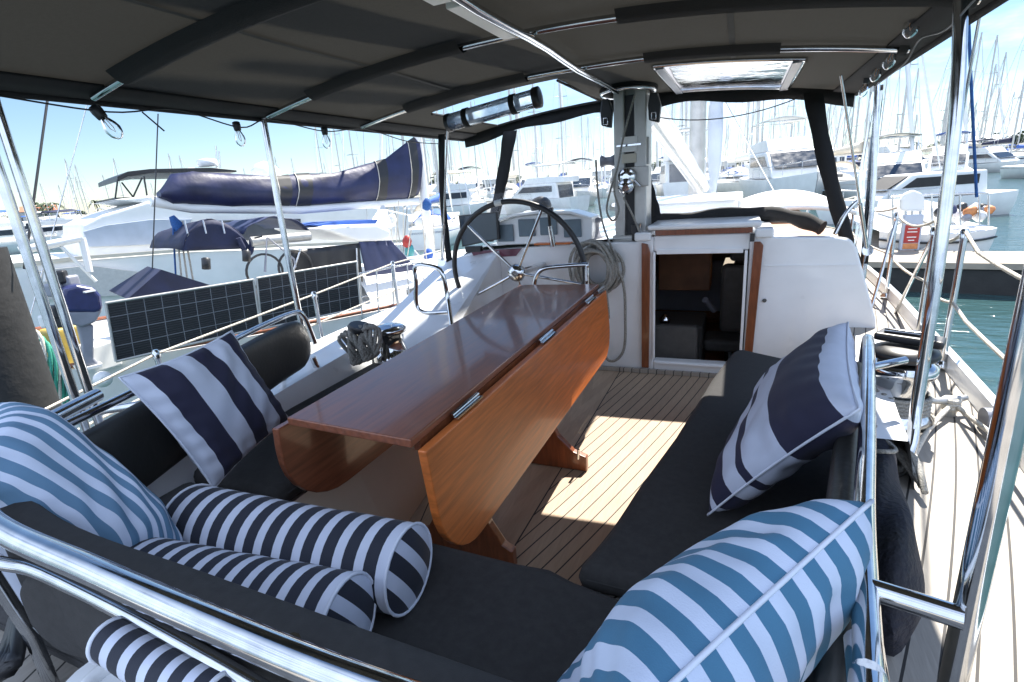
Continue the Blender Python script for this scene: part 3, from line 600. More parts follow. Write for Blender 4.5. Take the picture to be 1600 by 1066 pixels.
o.add(A_+B_, [(i, i+1, n_+i+1, n_+i) for i in range(n_-1)], None, True); o.build('front_valance', 'black', bi, solid=.02)
for yb, segs in ((1.22, ((-1.99, -1.82),)), (1.95, ((-1.98, -1.72), (-.98, -.40))), (2.62, ((-1.98, -1.68), (-.98, -.42), (.12, .52)))):
    full = roofline([(RC-RH+.04+(2*RH-.08)*i/40, yb) for i in range(41)], -.020)
    bw = MB(); bw.tube(full, .0125, 10); bo = bw.build('bow', 'steel', bi)
    spans = []; cur = -1.98
    for a, b in sorted(segs):
        if a > cur+.02: spans.append((cur, a))
        cur = b
    spans.append((cur, .55))
    for a, b in spans:
        n_ = max(3, int((b-a)/.06)); sp_ = roofline([(a+(b-a)*i/n_, yb) for i in range(n_+1)], -.019)
        sm = MB(); K_ = len(sp_)
        prof = [(-.055, .012), (-.028, -.012), (0, -.021), (.028, -.012), (.055, .012)]
        vs = [p+Vector((0, dy, dz_)) for p in sp_ for dy, dz_ in prof]
        sm.add(vs, [(i*5+k_, i*5+k_+1, (i+1)*5+k_+1, (i+1)*5+k_) for i in range(K_-1) for k_ in range(4)], None, True); sm.build('sleeve', 'black', bo)
ct = MB(); ct.tube([(-.70, y, rz(-.7, y)-.045) for y in [.5+.2*i for i in range(14)]]+[(-.70, 3.36, rz(-.7, 3.3)-.045)], .0145, 12); ct.build('ridge_tube', 'steel', bi)
for x0, x1, y0_, y1_, dz_ in ((-.79, -.73, 1.05, 1.42, -.03), (-.775, -.725, 1.46, 1.86, -.03)):
    q = MB(); q.box((x0, y0_, rz(x0, 1.5)+dz_-.012), (x1, y1_, rz(x0, 1.5)+dz_+.012)); q.build('light_strip', 'gelw', bi, bevel=.004)
for i, hh in enumerate(HOLES):
    a, b, c_, d_ = hh; f = MB()
    for (x_0, y_0, x_1, y_1) in ((a, c_, b, c_), (a, d_, b, d_), (a, c_, a, d_), (b, c_, b, d_)):
        if i == 1 and y_0 == c_ and y_1 == c_: continue
        n_ = 10; f.tube([Vector((x_0+(x_1-x_0)*t/n_, y_0+(y_1-y_0)*t/n_, rz(x_0+(x_1-x_0)*t/n_, y_0)-.008)) for t in range(n_+1)], .011 if i == 0 else .007, 6)
    f.build('opening_frame', 'steel' if i == 0 else 'black', bi)
a, b, c_, d_ = HOLES[0]
MB().grid(lambda u, v: (a+(b-a)*u, c_+(d_-c_)*v, rz(a+(b-a)*u, c_+(d_-c_)*v)-.012*math.sin(math.pi*u)*math.sin(math.pi*v)), 16, 12).build('skylight', 'clear', bi)
for x_ in (a+.03, b-.03):
    MB().box((x_-.02, c_, rz(x_, 3.3)-.022), (x_+.02, d_, rz(x_, 3.3)-.012)).build('zip_flap', 'greym', bi)
# posts
def post(pts, r, label, base, stub=None):
    p_ = world_thing('bimini_post', label, 'post', base, 'bimini posts'); MB().tube(smoothpath(pts, 6), r, 16).build('tube', 'steel', p_); return p_
p_ = post([(.252, .610, DZ), (.252, .612, .9), (.255, .615, 1.3), (.262, .625, 1.68)], .0135, 'thick stainless bimini post at the starboard quarter nearest the camera', (.252, .61, DZ))
MB().lathe([(.05, 0), (.05, .008), (.03, .02)], (.252, .610, DZ+.002)).build('foot_plate', 'steel', p_)
post([(.43, 1.62, .40), (.462, 1.66, .385), (.505, 1.74, .43), (.52, 1.80, .55), (.525, 1.83, 1.0), (.52, 1.87, 1.4), (.50, 1.90, 1.67)], .0165, 'stainless bimini post on the starboard side rising beside the winch', (.47, 1.7, DZ))
for dx in (0, .036):
    post([(-2.04+dx*.5, .92+dx, .36), (-2.04+dx*.5, .92+dx, .9), (-2.04+dx*.5, .92+dx, 1.3), (-2.04+dx*.5, .92+dx, 1.65)], .0145, ('outer' if dx == 0 else 'inner')+' stainless tube of the paired posts at the port quarter, by the dark pile', (-2.04+dx*.5, .92+dx, DZ))
post([(-2.03, 1.95, DZ), (-2.04, 1.95, .7), (-2.04, 1.95, 1.2), (-2.03, 1.95, 1.64)], .0145, 'stainless bimini post at mid port side in front of the neighbour boat', (-2.03, 1.95, DZ))
post([(.66, 3.48, .50), (.67, 3.50, 1.0), (.63, 3.52, 1.64)], .014, 'stainless bimini post at the starboard front corner beside the windscreen', (.66, 3.48, .5))
for (a_, b_, l_) in (((.40, 3.05, 1.64), (.655, 3.42, .78), 'thin brace running from the bimini down to the starboard bulkhead corner'), ((-1.68, 3.05, 1.66), (-1.92, 3.2, .78), 'thin brace running from the bimini down to the port bulkhead corner')):
    bb = world_thing('brace', l_, 'brace', b_, 'bimini braces'); MB().tube([a_, b_], .006, 8).build('rod', 'steel', bb)
    v_ = (Vector(a_)-Vector(b_)); MB().tube([Vector(b_)+v_*.02, Vector(b_)+v_*.30], .011, 8).build('turnbuckle', 'steel', bb); MB().lathe([(.03, 0), (.03, .01)], Vector(b_), (.3, -1, .2), 12).build('pad_eye', 'steel', bb)
hr = world_thing('grab_rail', 'curved stainless grab rail at the starboard corner of the cabin top', 'rail', (.58, 3.5, .86)); MB().tube(smoothpath([(.50, 3.46, .87), (.55, 3.5, .98), (.62, 3.55, 1.05), (.66, 3.6, 1.05)], 6), .011).build('tube', 'steel', hr)
# windscreen and side curtains
ws = world_thing('windscreen', 'clear vinyl spray screen with black canvas straps at the front of the cockpit', 'windscreen', (CX, 3.95, .9))
yl = 3.95
def wpt(u, v):   # u across, v down
    x = RC-RH*.93+RH*1.86*u; zt = rz(x, yl)-.06; zb = .90 if abs(x-CX) < 1.1 else .84
    return (x*(1-v)+(x+(.0 if u < .5 else -.02))*v, yl+.02-.22*v, zt*(1-v)+zb*v+.0)
for n_, u0, u1 in (('port_pane', .06, .33), ('middle_pane', .35, .47), ('starboard_pane', .52, .86)):
    MB().grid(lambda u, v, u0=u0, u1=u1: wpt(u0+(u1-u0)*u, v)+(0, )*0, 10, 8).build('pane', 'clear', ws)
def strap(p0, p1, w0, w1, across=(1, 0, 0), name='strap', bow=0):
    p0, p1 = Vector(p0), Vector(p1); ac = Vector(across).normalized(); o = MB(); n_ = 12; vs = []
    for i in range(n_+1):
        t = i/n_; c_ = p0.lerp(p1, t)+ac*bow*math.sin(math.pi*t); w_ = (w0*(1-t)+w1*t)*(1+.08*math.sin(i*1.7)); vs += [c_-ac*w_/2, c_+ac*w_/2]
    o.add(vs, [(2*i, 2*i+1, 2*i+3, 2*i+2) for i in range(n_)], None, True); return o.build(name, 'black', ws, solid=.006)
strap(P(797, 205, y=3.9), P(764, 378, y=3.8), .11, .075, bow=.01)
strap(P(1270, 145, y=3.9), P(1337, 418, y=3.55), .10, .075, bow=-.02)
strap((-1.93, 3.4, 1.64), P(703, 415, y=3.35), .045, .045, (.7, .7, 0), bow=-.02)
strap((.665, 3.65, 1.64), P(1350, 412, y=3.48), .04, .04, (.7, -.7, 0))
strap(P(1012, 268, y=3.75), P(1024, 345, y=3.75), .02, .10)
q = MB(); q.tube(smoothpath([(-.56, 3.78, .955), (-.3, 3.80, .965), (0, 3.80, .98), (.22, 3.78, .965), (.36, 3.72, .93), (.46, 3.66, .885)], 5), [.045+.006*math.sin(i) for i in range(26)], 10); q.build('bottom_roll', 'black', ws)
sc_ = world_thing('side_curtain', 'narrow clear vinyl curtain gathered at the starboard front post', 'curtain', (.7, 3.4, .9))
MB().grid(lambda u, v: (.60+.07*u+.008*math.sin(9*v+4*u), 3.52+.02*math.sin(14*u), 1.60-.85*v), 8, 12).build('vinyl', 'roll', sc_)
rw = world_thing('rolled_window', 'rolled clear vinyl window strapped under the port front of the bimini', 'rolled window', (-1.3, 2.9, 1.6))
a_, b_ = P(702, 192, y=2.86), P(838, 153, y=2.86)
q = MB(); q.tube([a_.lerp(b_, i/10) for i in range(11)], .047, 18); q.build('vinyl_roll', 'roll', rw)
q = MB(); q.tube([a_.lerp(b_, i/10) for i in range(11)], .030, 18); q.build('inner_roll', 'clear', rw)
for t in (.22, .76):
    c_ = a_.lerp(b_, t); ax = (b_-a_).normalized(); e1 = ax.cross(Vz).normalized(); e2 = e1.cross(ax); q = MB()
    ring = [c_+(e1*math.cos(k_*math.pi/10)+e2*math.sin(k_*math.pi/10))*.05 for k_ in range(20)]
    q.add([r_+ax*.016 for r_ in ring]+[r_-ax*.016 for r_ in ring], [(i, (i+1) % 20, 20+(i+1) % 20, 20+i) for i in range(20)], None, True); q.build('strap', 'black', rw, solid=.004)
MB().lathe([(.054, -.012), (.054, .02), (.03, .022)], b_, (b_-a_), 20).build('end_cap', 'rubber', rw)
MB().lathe([(.05, -.012), (.05, .012)], a_, (b_-a_), 20).build('end_cap', 'rubber', rw)
# ------------------------------------------------------------------ string lights
cab = world_thing('light_cable', 'thin black festoon cable clipped along the port edge of the bimini', 'cable', (-2, 1.5, 1.6), 'festoon cables')
cp_ = [(-1.97, .4, 1.66), (-1.98, .9, 1.62), (-1.99, 1.25, 1.60), (-1.99, 1.5, 1.63), (-1.99, 1.78, 1.585), (-1.99, 1.95, 1.63), (-1.99, 2.3, 1.60), (-1.98, 2.62, 1.63), (-1.96, 3.0, 1.58), (-1.9, 3.3, 1.57)]
MB().tube(smoothpath(cp_, 6), .003, 5).build('cable', 'rubber', cab)
cab = world_thing('light_cable', 'thin black festoon cable looping along the starboard edge of the bimini', 'cable', (.5, 2, 1.6), 'festoon cables')
cp_ = [(.50, 1.2, 1.66), (.49, 1.7, 1.61), (.52, 2.05, 1.60), (.54, 2.4, 1.64), (.55, 2.6, 1.60), (.57, 3.0, 1.60), (.58, 3.3, 1.60)]
MB().tube(smoothpath(cp_, 6), .003, 5).build('cable', 'rubber', cab)
cw = MB().tube(sag(P(1010, 180, y=3.8), P(1250, 152, y=3.8), .07, 14), .0035, 5).build('overhead_wire', 'rubber'); tag(cw, 'thin wire sagging across the inside of the spray screen', 'wire')
zt_ = MB().tube([P(222, 175, x=-1.99), P(257, 205, x=-1.97)], .003, 5).build('cable_tie', 'rubber'); tag(zt_, 'loose black tie end poking down from the port edge of the bimini', 'cable tie')
def bulb(top, tilt, label, s_=1.0):
    b = thing('light_bulb', label, 'light bulb', top, 0, 'festoon light bulbs'); b.rotation_euler = tilt
    MB().lathe([(.010*s_, .0), (.019*s_, -.004*s_), (.020*s_, -.02*s_), (.017*s_, -.045*s_), (.015*s_, -.047*s_)], (0, 0, 0), (0, 0, 1), 14).build('socket', 'rubber', b)
    g_ = MB().lathe([(.011*s_, -.046*s_), (.016*s_, -.055*s_), (.024*s_, -.075*s_), (.027*s_, -.092*s_), (.022*s_, -.112*s_), (.010*s_, -.124*s_), (.002, -.127*s_)], (0, 0, 0), (0, 0, 1), 18).build('glass', 'glass', b)
    MB().tube([(-.004, 0, -.05*s_), (-.006, 0, -.085*s_), (0, .003, -.10*s_), (.006, 0, -.085*s_), (.004, 0, -.05*s_)], .0012, 5).build('filament', 'orange', g_)
    return b
bulb(P(145, 166, x=-1.99), (0, R(-30), R(30)), 'clear bulb hanging tilted from the bimini near the port quarter', .95)
bulb(P(368, 190, x=-1.99), (0, R(-5), 0), 'clear bulb hanging just left of the mid port post', .8)
bulb(P(506, 198, x=-1.99), (0, 0, 0), 'clear bulb hanging over the blue sail cover, right of the mid port post', .85)
bulb(P(1435, -2, x=.50), (R(-6), R(8), 0), 'large clear bulb hanging at the top right, nearest the camera', .92)
bulb(P(1402, 62, x=.54), (R(0), R(14), 0), 'clear bulb second from the camera on the starboard edge of the bimini', .85)
bulb(P(1378, 90, x=.56), (R(0), R(14), 0), 'clear bulb third from the camera on the starboard edge of the bimini', .8)
bulb(P(1356, 118, x=.56), (R(0), R(10), 0), 'clear bulb farthest along the starboard edge of the bimini', .8)
# ------------------------------------------------------------------ mast
ms = world_thing('mast', 'thick grey aluminium mast with a furling slot rising through the bimini', 'mast', (-.645, 3.5, .86))
mx0, mx1, my = -.745, -.545, 3.46
q = MB(); q.box((mx0, my, .86), (mx0+.065, my+.22, 9)); q.box((mx1-.075, my, .86), (mx1, my+.22, 9)); q.box((mx0+.065, my+.05, .86), (mx1-.075, my+.215, 9)); q.build('extrusion', 'alu', ms, bevel=.010)
q = MB(); q.box((mx0+.066, my+.035, .90), (mx1-.076, my+.049, 1.74)); q.build('slot', 'rubber', ms)
q = MB(); q.box((mx0-.015, my-.012, .862), (mx1+.012, my+.24, .90)); q.build('step', 'alu', ms, bevel=.006)
q = MB(); q.box((mx0-.012, my-.02, 1.20), (mx1+.018, my-.003, 1.32)); q.build('winch_plate', 'alu', ms, bevel=.004)
q = MB(); q.box((mx0+.045, my-.008, 1.41), (mx1-.055, my-.002, 1.50)); q.build('control_plate', 'gelw', ms, bevel=.002); q = MB(); q.box((mx0+.02, my-.012, 1.445), (mx1-.03, my-.009, 1.455)); q.build('strap_plate', 'steel', ms)
q = MB(); q.box((mx0+.05, my-.008, 1.345), (mx1-.06, my-.002, 1.40)); q.build('control_plate', 'cream', ms, bevel=.002)
q = MB(); q.box((mx1+.0, my+.03, 1.33), (mx1+.014, my+.12, 1.49)); q.build('side_plate', 'alu', ms, bevel=.002)
q = MB(); q.lathe([(.055, -.02), (.062, -.01), (.045, .015), (.04, .04), (.055, .065), (.05, .08), (.02, .085)], (-.652, my-.02, 1.262), (0, -1, 0), 22); q.build('winch', 'steel', ms)
q = MB(); q.lathe([(.04, 0), (.048, .02), (.045, .045), (.02, .06)], (-.655, my-.075, 1.215), (.1, -1, -.3), 18); q.build('winch_base', 'steel', ms)
q = MB(); q.tube([(-.62, my-.06, 1.25), (-.57, my-.07, 1.20)], .006); q.build('lever', 'steel', ms)
q = MB(); q.lathe([(.028, 0), (.04, .01), (.026, .04), (.026, .07), (.04, .095), (.03, .105)], (mx0-.005, my+.1, 1.37), (-1, -.1, 0), 16); q.build('side_winch', 'greym', ms)
ang = [i*2*math.pi/24 for i in range(24)]
MB().tube([(-.66+.16*math.cos(a), 3.50+.20*math.sin(a), rz(-.66, 3.5)-.03) for a in ang], .011, 8, closed=True).build('collar_ring', 'steel', ms)
MB().tube([(-.66+.15*math.cos(a), 3.52+.19*math.sin(a), rz(-.66, 3.5)-.012) for a in ang], .026, 8, closed=True).build('collar_gaiter', 'black', ms)
for sx in (-1, 1):
    cx_ = mx0-.045 if sx < 0 else mx1+.045
    bl = world_thing('pulley_block', ('left' if sx < 0 else 'right')+'-hand black pulley block hanging beside the mast head of the bimini collar', 'pulley', (cx_, my+.02, 1.66), 'mast pulley blocks')
    q = MB(); q.prism([(cx_-.03, my-.01, 1.58), (cx_+.03, my-.01, 1.56), (cx_+.04, my-.01, 1.66), (cx_+.02, my-.01, 1.73), (cx_-.025, my-.01, 1.73), (cx_-.035, my-.01, 1.66)], (0, .05, 0)); q.build('cheek', 'rubber', bl, bevel=.008)
    q = MB(); q.tube([(cx_-.012, my-.016, 1.585), (cx_+.015, my-.016, 1.58), (cx_+.012, my-.016, 1.62), (cx_-.012, my-.016, 1.62)], .004, closed=True); q.build('shackle', 'steel', bl)
for pts, l_ in (([P(992, 148, y=3.4), P(975, 210, y=3.38), P(965, 260, y=3.36), P(953, 300, y=3.35), P(948, 330, y=3.35), (P(958, 345, y=3.35)), P(967, 328, y=3.35), P(960, 300, y=3.35), P(962, 270, y=3.35)], 'grey halyard dropping from the mast collar and coiled at its left side'),
                ([P(931, 250, y=3.4), P(934, 300, y=3.38), P(942, 350, y=3.36), P(955, 385, y=3.3), P(968, 410, y=3.28)], 'grey line running from the side winch down to the bulkhead'),
                ([P(974, 308, y=3.35), P(990, 340, y=3.36), P(1000, 365, y=3.37)], 'short pale line leading down from the chrome mast winch')):
    tag(MB().tube(smoothpath(pts, 6), .0065, 7).build('rope', 'rope'), l_, 'rope', 'ropes at the mast')
wd = world_thing('air_horn', 'black deck fitting clamped at the foot of the mast on its right', 'deck fitting', (-.60, 3.40, .9)); q = MB(); q.box((-.625, 3.38, .87), (-.585, 3.42, .98)); q.build('body', 'rubber', wd, bevel=.012); q = MB(); q.tube([(-.575, 3.39, .93), (-.565, 3.37, .98)], .008); q.build('pin', 'steel', wd)
# ------------------------------------------------------------------ helm
hw = world_thing('steering_wheel', 'large spoked stainless steering wheel with a dark leather rim', 'steering wheel', (-1.20, 2.90, .76)); wc = Vector((-1.225, 2.90, .755)); wr = .425
tl = R(6); e1 = Vector((1, 0, 0)); e2 = Vector((0, -math.sin(tl), math.cos(tl))); wn = e1.cross(e2)
MB().tube([wc+(e1*math.cos(a)+e2*math.sin(a))*wr for a in [i*2*math.pi/60 for i in range(60)]], .0155, 12, closed=True).build('rim', 'rubber', hw)
for i in range(5):
    a = R(62+72*i); MB().tube([wc+(e1*math.cos(a)+e2*math.sin(a))*.04, wc+(e1*math.cos(a)+e2*math.sin(a))*(wr-.01)], .0085, 8).build('spoke', 'steel', hw)
MB().lathe([(.05, -.02), (.055, 0), (.045, .03), (.02, .035)], wc, (0, -1, 0), 20).build('hub', 'steel', hw)
MB().tube([wc, wc+Vector((0, .5, -.03))], .022).build('shaft', 'steel', hw)
MB().tube([wc+(e1*math.cos(a)+e2*math.sin(a))*wr for a in [R(96+i*2) for i in range(4)]], .018, 10).build('king_spoke_wrap', 'gelw', hw)
pod = world_thing('instrument_pod', 'white instrument pod with four covered dials on the cabin top', 'instruments', (-1.2, 3.40, .86))
top = [(-1.62, 1.0), (-1.55, 1.03), (-1.40, 1.065), (-1.2, 1.075), (-1.0, 1.06), (-.90, 1.045), (-.86, 1.02)]
q = MB(); q.prism([(-1.56, 3.36, .87), (-.88, 3.36, .87)]+[(x, 3.36, z) for x, z in [(-.87, 1.03), (-1.0, 1.055), (-1.2, 1.07), (-1.4, 1.06), (-1.57, 1.02)]], (0, .14, 0)); q.build('housing', 'gel', pod, bevel=.012)
q = MB(); q.prism([(-1.62, 3.31, 1.015), (-1.4, 3.31, 1.062), (-1.2, 3.31, 1.075), (-1.0, 3.31, 1.062), (-.86, 3.31, 1.02), (-.86, 3.31, 1.035), (-1.0, 3.31, 1.080), (-1.2, 3.31, 1.093), (-1.4, 3.31, 1.080), (-1.62, 3.31, 1.03)], (0, .2, 0)); q.build('visor', 'gel', pod, bevel=.004)
for i, (x, z) in enumerate(((-1.48, .955), (-1.32, .985), (-1.165, .99), (-1.0, .97))):
    q = MB(); q.box((x-.06, 3.345, z-.06), (x+.06, 3.357, z+.055)); dl = q.build('dial_cover', 'gauge', pod, bevel=.008)
q = MB(); q.box((-1.25, 3.28, .872), (-1.0, 3.34, .884)); q.build('wood_base', 'woodo', pod, bevel=.003)
tv = world_thing('throttle_lever', 'chrome throttle lever with a black tee grip behind the wheel', 'lever', (-1.11, 3.24, .87)); MB().tube([(-1.10, 3.24, .87), (-1.11, 3.22, 1.0)], .018).build('column', 'steel', tv); MB().tube([(-1.11, 3.22, 1.0), (-1.10, 3.18, 1.10)], .010).build('stem', 'rubber', tv); MB().tube([(-1.16, 3.18, 1.10), (-1.07, 3.18, 1.105)], .012).build('grip', 'rubber', tv)
mo = world_thing('chart_screen', 'black flat chart screen standing left of the instrument pod', 'screen', (-1.80, 3.36, .85))
a_ = [P(716, 337, y=3.3), P(777, 331, y=3.3), P(780, 374, y=3.3), P(722, 386, y=3.3)]; q = MB(); q.prism(a_, (0, .03, 0)); q.build('casing', 'rubber', mo, bevel=.004); q = MB(); q.prism([p.lerp((a_[0]+a_[2])/2, .08)-Vector((0, .003, 0)) for p in a_], (0, .002, 0)); q.build('glass', 'glassd', mo)
q = MB(); q.box((-1.80, 3.34, .83), (-1.68, 3.38, .87)); q.build('stand', 'rubber', mo)
ip = world_thing('engine_panel', 'dark glossy panel strip set into the bulkhead behind the wheel', 'panel', (-1.6, BY-.01, .8)); q = MB(); q.prism([P(736, 393, y=BY-.012), P(815, 388, y=BY-.012), P(806, 400, y=BY-.012), P(742, 404, y=BY-.012)], (0, .01, 0)); q.build('glass', pm('plum_glass', (.16, .05, .08), .12, noise=.5, nscale=6), ip)
cm = world_thing('compass', 'black domed compass on the cabin top behind the wheel', 'compass', P(845, 322, y=3.9)); c0 = P(845, 322, y=3.9); MB().lathe([(.075, -.03), (.085, 0), (.075, .035), (.05, .06), (.01, .072)], c0, (0, 0, 1), 20).build('dome', 'rubber', cm); q = MB(); q.box((c0.x-.13, c0.y-.08, .86), (c0.x+.13, c0.y+.1, c0.z-.03)); q.build('binnacle', 'gelw', cm, bevel=.02)
# winches
def winch(name, c_, r, h_, label, mat='steel', group='sheet winches', tail=None):
    t = world_thing(name, label, 'winch', c_, group); c_ = Vector(c_)
    MB().lathe([(r*1.15, 0), (r*1.15, h_*.18), (r*.95, h_*.25), (r*.78, h_*.5), (r*.86, h_*.72), (r*1.05, h_*.78), (r*1.05, h_*.9), (r*.8, h_*.95), (r*.3, h_)], c_, n=26).build('drum', mat, t); return t
wv = winch('winch', (.545, 2.08, DZ), .095, .25, 'big chrome sheet winch on the starboard coaming under a black handle')
q = MB(); q.lathe([(.09, .25), (.10, .262), (.095, .278), (.06, .288), (.02, .29)], (.545, 2.08, DZ), n=24); q.build('self_tailer', 'rubber', wv)
q = MB(); q.prism([(.455, 2.12, .645), (.50, 2.20, .645), (.66, 2.10, .645), (.63, 2.02, .645)], (0, 0, .028)); q.build('handle_body', 'rubber', wv, bevel=.01); q = MB(); q.tube([(.49, 2.13, .68), (.60, 2.08, .68)], .009, 8); q.build('handle', 'steel', wv)
for i in range(5): MB().tube([(.545+.088*math.cos(a), 2.08+.088*math.sin(a), DZ+.06+.014*i) for a in [k_*2*math.pi/24 for k_ in range(24)]], .0075, 6, closed=True).build('rope_turn', 'rope', wv)
wv = winch('winch', (-1.66, 2.16, .42), .085, .20, 'chrome sheet winch on the port coaming wrapped in coiled grey rope')
for k_ in range(14):
    c_ = P(546+k_*2.9, 544-k_*1.0, y=1.98); hh = .085-.002*abs(k_-5); pts = [c_+Vector((.030*math.cos(a)-.012*math.sin(a), .030*math.sin(2*a+k_), hh*math.sin(a)+.006*math.sin(3*a+k_))) for a in [i*2*math.pi/20 for i in range(20)]]
    MB().tube(pts, .0105, 7, closed=True).build('rope_turn', 'rope', wv)
MB().lathe([(.045, -.02), (.06, 0), (.05, .015)], P(562, 512, y=1.98), (.3, 0, 1), 18).build('black_top', 'rubber', wv)
winch('winch', tuple(P(925, 398, y=3.5).xy)+(.86,), .068, .17, 'dark winch wound with rope on the cabin top left of the mast', 'greym')
rc = world_thing('coiled_rope', 'thick coil of grey rope hanging on the bulkhead left of the doorway', 'rope', (-.85, BY-.05, .7))
rr = random.Random(3)
for k_ in range(13):
    cx_, cz = -.80+rr.uniform(-.03, .02), .70+rr.uniform(-.02, .03); rx_, rz_ = .10+rr.uniform(-.02, .03), .14+rr.uniform(-.03, .03); y_ = BY-.03-.011*k_*.9; tw = rr.uniform(-.35, .35)
    pts = []
    for i in range(28):
        a = i*2*math.pi/28; X, Z = rx_*math.cos(a), rz_*math.sin(a); pts.append((cx_+X*math.cos(tw)-Z*math.sin(tw)-.03*k_*.15, y_+.01*math.sin(3*a+k_), cz+X*math.sin(tw)+Z*math.cos(tw)))
    MB().tube(pts, .0105, 8, closed=True).build('loop', 'rope', rc)
MB().tube(smoothpath([P(948, 395, y=3.3), P(973, 440, y=3.3), P(977, 500, y=3.33), P(975, 545, y=3.34), P(962, 563, y=3.34), P(948, 560, y=3.34), P(942, 530, y=3.34)], 6), .0095, 8).build('tail', 'rope', rc)
MB().tube(smoothpath([P(946, 450, y=3.28), P(950, 480, y=3.3), P(951, 498, y=3.3)], 6), .0095, 8).build('tail', 'rope', rc)
# hoops either side of the wheel
for pts, l_ in (([P(834, 452, y=2.78), P(838, 432, y=2.78), P(850, 420, y=2.78), P(880, 416, y=2.78), P(915, 414, y=2.78), P(917, 418, y=2.78), P(917, 450, y=2.78)], 'bent stainless grab hoop standing just beyond the table'),
                ([P(706, 512, y=2.3), P(700, 470, y=2.4), P(692, 430, y=2.4), P(680, 418, y=2.4), P(650, 416, y=2.4), P(650, 440, y=2.4), P(655, 485, y=2.4), P(700, 488, y=2.4)], 'bent stainless gate hoop on the port side left of the wheel')):
    tag(MB().tube(smoothpath(pts, 5), .0125, 10).build('grab_hoop', 'steel'), l_, 'rail', 'grab hoops')
# lifelines and stanchions
def stanchion(x, y, h_, label, brace=None, grp='stanchions'):
    t = world_thing('stanchion', label, 'stanchion', (x, y, DZ), grp); MB().tube([(x, y, DZ), (x, y, DZ+h_)], .0125, 10).build('tube', 'steel', t)
    MB().lathe([(.032, 0), (.032, .01), (.018, .03)], (x, y, DZ+.01)).build('base', 'steel', t); MB().lathe([(.017, 0), (.017, .03), (.01, .04)], (x, y, DZ+h_-.03), n=10).build('cap', 'steel', t)
    if brace: MB().tube([(x, y, DZ+h_*.93), brace], .010, 8).build('brace', 'steel', t)
    return t
psx = lambda y: CX-hb(y)+.06; ssx = lambda y: CX+hb(y)-.06
ph = {}
PT = [P(243, 550, x=-2.38), P(490, 458, x=-2.42), P(613, 410, x=-2.45)]
for p0, l_ in zip(PT, ('port stanchion behind the navy striped pillow', 'port stanchion behind the port winch', 'port stanchion left of the gate hoop')): stanchion(p0.x, p0.y, p0.z-DZ, l_)
for fz, l_ in ((1.0, 'upper lifeline along the port side'), (.5, 'lower lifeline along the port side')):
    pts = [Vector((p0.x, p0.y, DZ+(p0.z-DZ)*fz-.01)) for p0 in [P(-60, 700, x=-2.3)]+PT+[Vector((-2.45, 4.2, PT[2].z))]]; tag(MB().tube(pts, .0055, 6).build('lifeline', 'ropew'), l_, 'lifeline', 'lifelines')
SS = [(2.72, .60, None), (3.20, .56, (ssx(3.6), 3.75, DZ)), (4.15, .56, (ssx(4.0)-.12, 3.9, DZ)), (5.6, .56, None), (7.2, .56, None)]
names = ['starboard stanchion nearest the camera, beside the shroud', 'second starboard stanchion, with a slanting brace', 'third starboard stanchion, with a brace by the cabin corner', 'fourth starboard stanchion toward the bow', 'farthest starboard stanchion near the bow']
for (y, h_, br), l_ in zip(SS, names): stanchion(ssx(y), y, h_, l_, br)
for f_, l_, s_ in ((1.0, 'upper rope lifeline sagging along the starboard side', .05), (.5, 'lower rope lifeline sagging along the starboard side', .02)):
    pts = []; yy = [1.0]+[a[0] for a in SS]
    for (y0_, y1_) in zip(yy, yy[1:]):
        h0 = .60*f_; pts += sag((ssx(y0_), y0_, DZ+h0), (ssx(y1_), y1_, DZ+.56*f_), s_, 8)[:-1]
    tag(MB().tube(pts, .007, 6).build('lifeline', 'ropew'), l_, 'lifeline', 'lifelines')
sh = world_thing('shroud', 'steel shroud with turnbuckle rising from the starboard deck edge, bound with blue line', 'rigging wire', (ssx(2.75)-.05, 2.78, DZ))
sb = Vector((ssx(2.8)-.07, 2.80, DZ+.02)); stp = P(1546, -60, y=2.45)
MB().tube([sb+(stp-sb)*.12, sb+(stp-sb)*1.3], .0055, 8).build('wire', 'steel', sh); MB().tube([sb, sb+(stp-sb)*.14], .011, 8).build('turnbuckle', 'steel', sh); MB().lathe([(.012, 0), (.03, .01), (.02, .04), (.012, .06)], sb+(stp-sb)*.05, n=8).build('toggle', 'alu', sh)
bl = MB().tube([P(1511, -40, y=2.9), P(1516, 100, y=3.0), P(1526, 308, y=3.1)], .006, 7).build('blue_line', 'ropeb'); tag(bl, 'bright blue line hanging beside the starboard shroud', 'rope')
# deck fittings starboard
cl = world_thing('mooring_cleat', 'mooring fairlead with pale rope turns on the starboard deck edge', 'cleat', (.74, 2.18, DZ)); c_ = Vector((.735, 2.2, DZ))
MB().tube([c_+Vector((-.07, -.03, .06)), c_+Vector((.0, 0, .055)), c_+Vector((.05, .03, .06))], [.010, .016, .010], 8).build('horn', 'alu', cl); MB().tube([c_+Vector((0, 0, 0)), c_+Vector((0, 0, .05))], .02).build('stem', 'alu', cl)
MB().lathe([(.035, 0), (.035, .07)], c_+Vector((.06, -.10, .04)), (1, .1, 0), 14).build('roller', 'greym', cl)
for i in range(3): MB().tube([c_+Vector((.022*math.cos(a), .022*math.sin(a), .03+.014*i)) for a in [k_*math.pi/6 for k_ in range(12)]], .009, 6, closed=True).build('rope_turn', 'ropew', cl)
for pts, l_ in (([(.72, 2.17, .39), (.62, 2.0, .37), (.50, 1.72, .362)], 'pale mooring rope leading inboard from the cleat'), ([(.75, 2.17, .39), (.80, 1.95, .37), (.84, 1.5, .365), (.83, .9, .362)], 'pale mooring rope leading aft from the cleat along the deck edge')):
    tag(MB().tube(smoothpath(pts, 6), .0085, 7).build('mooring_rope', 'ropew'), l_, 'rope', 'mooring ropes')
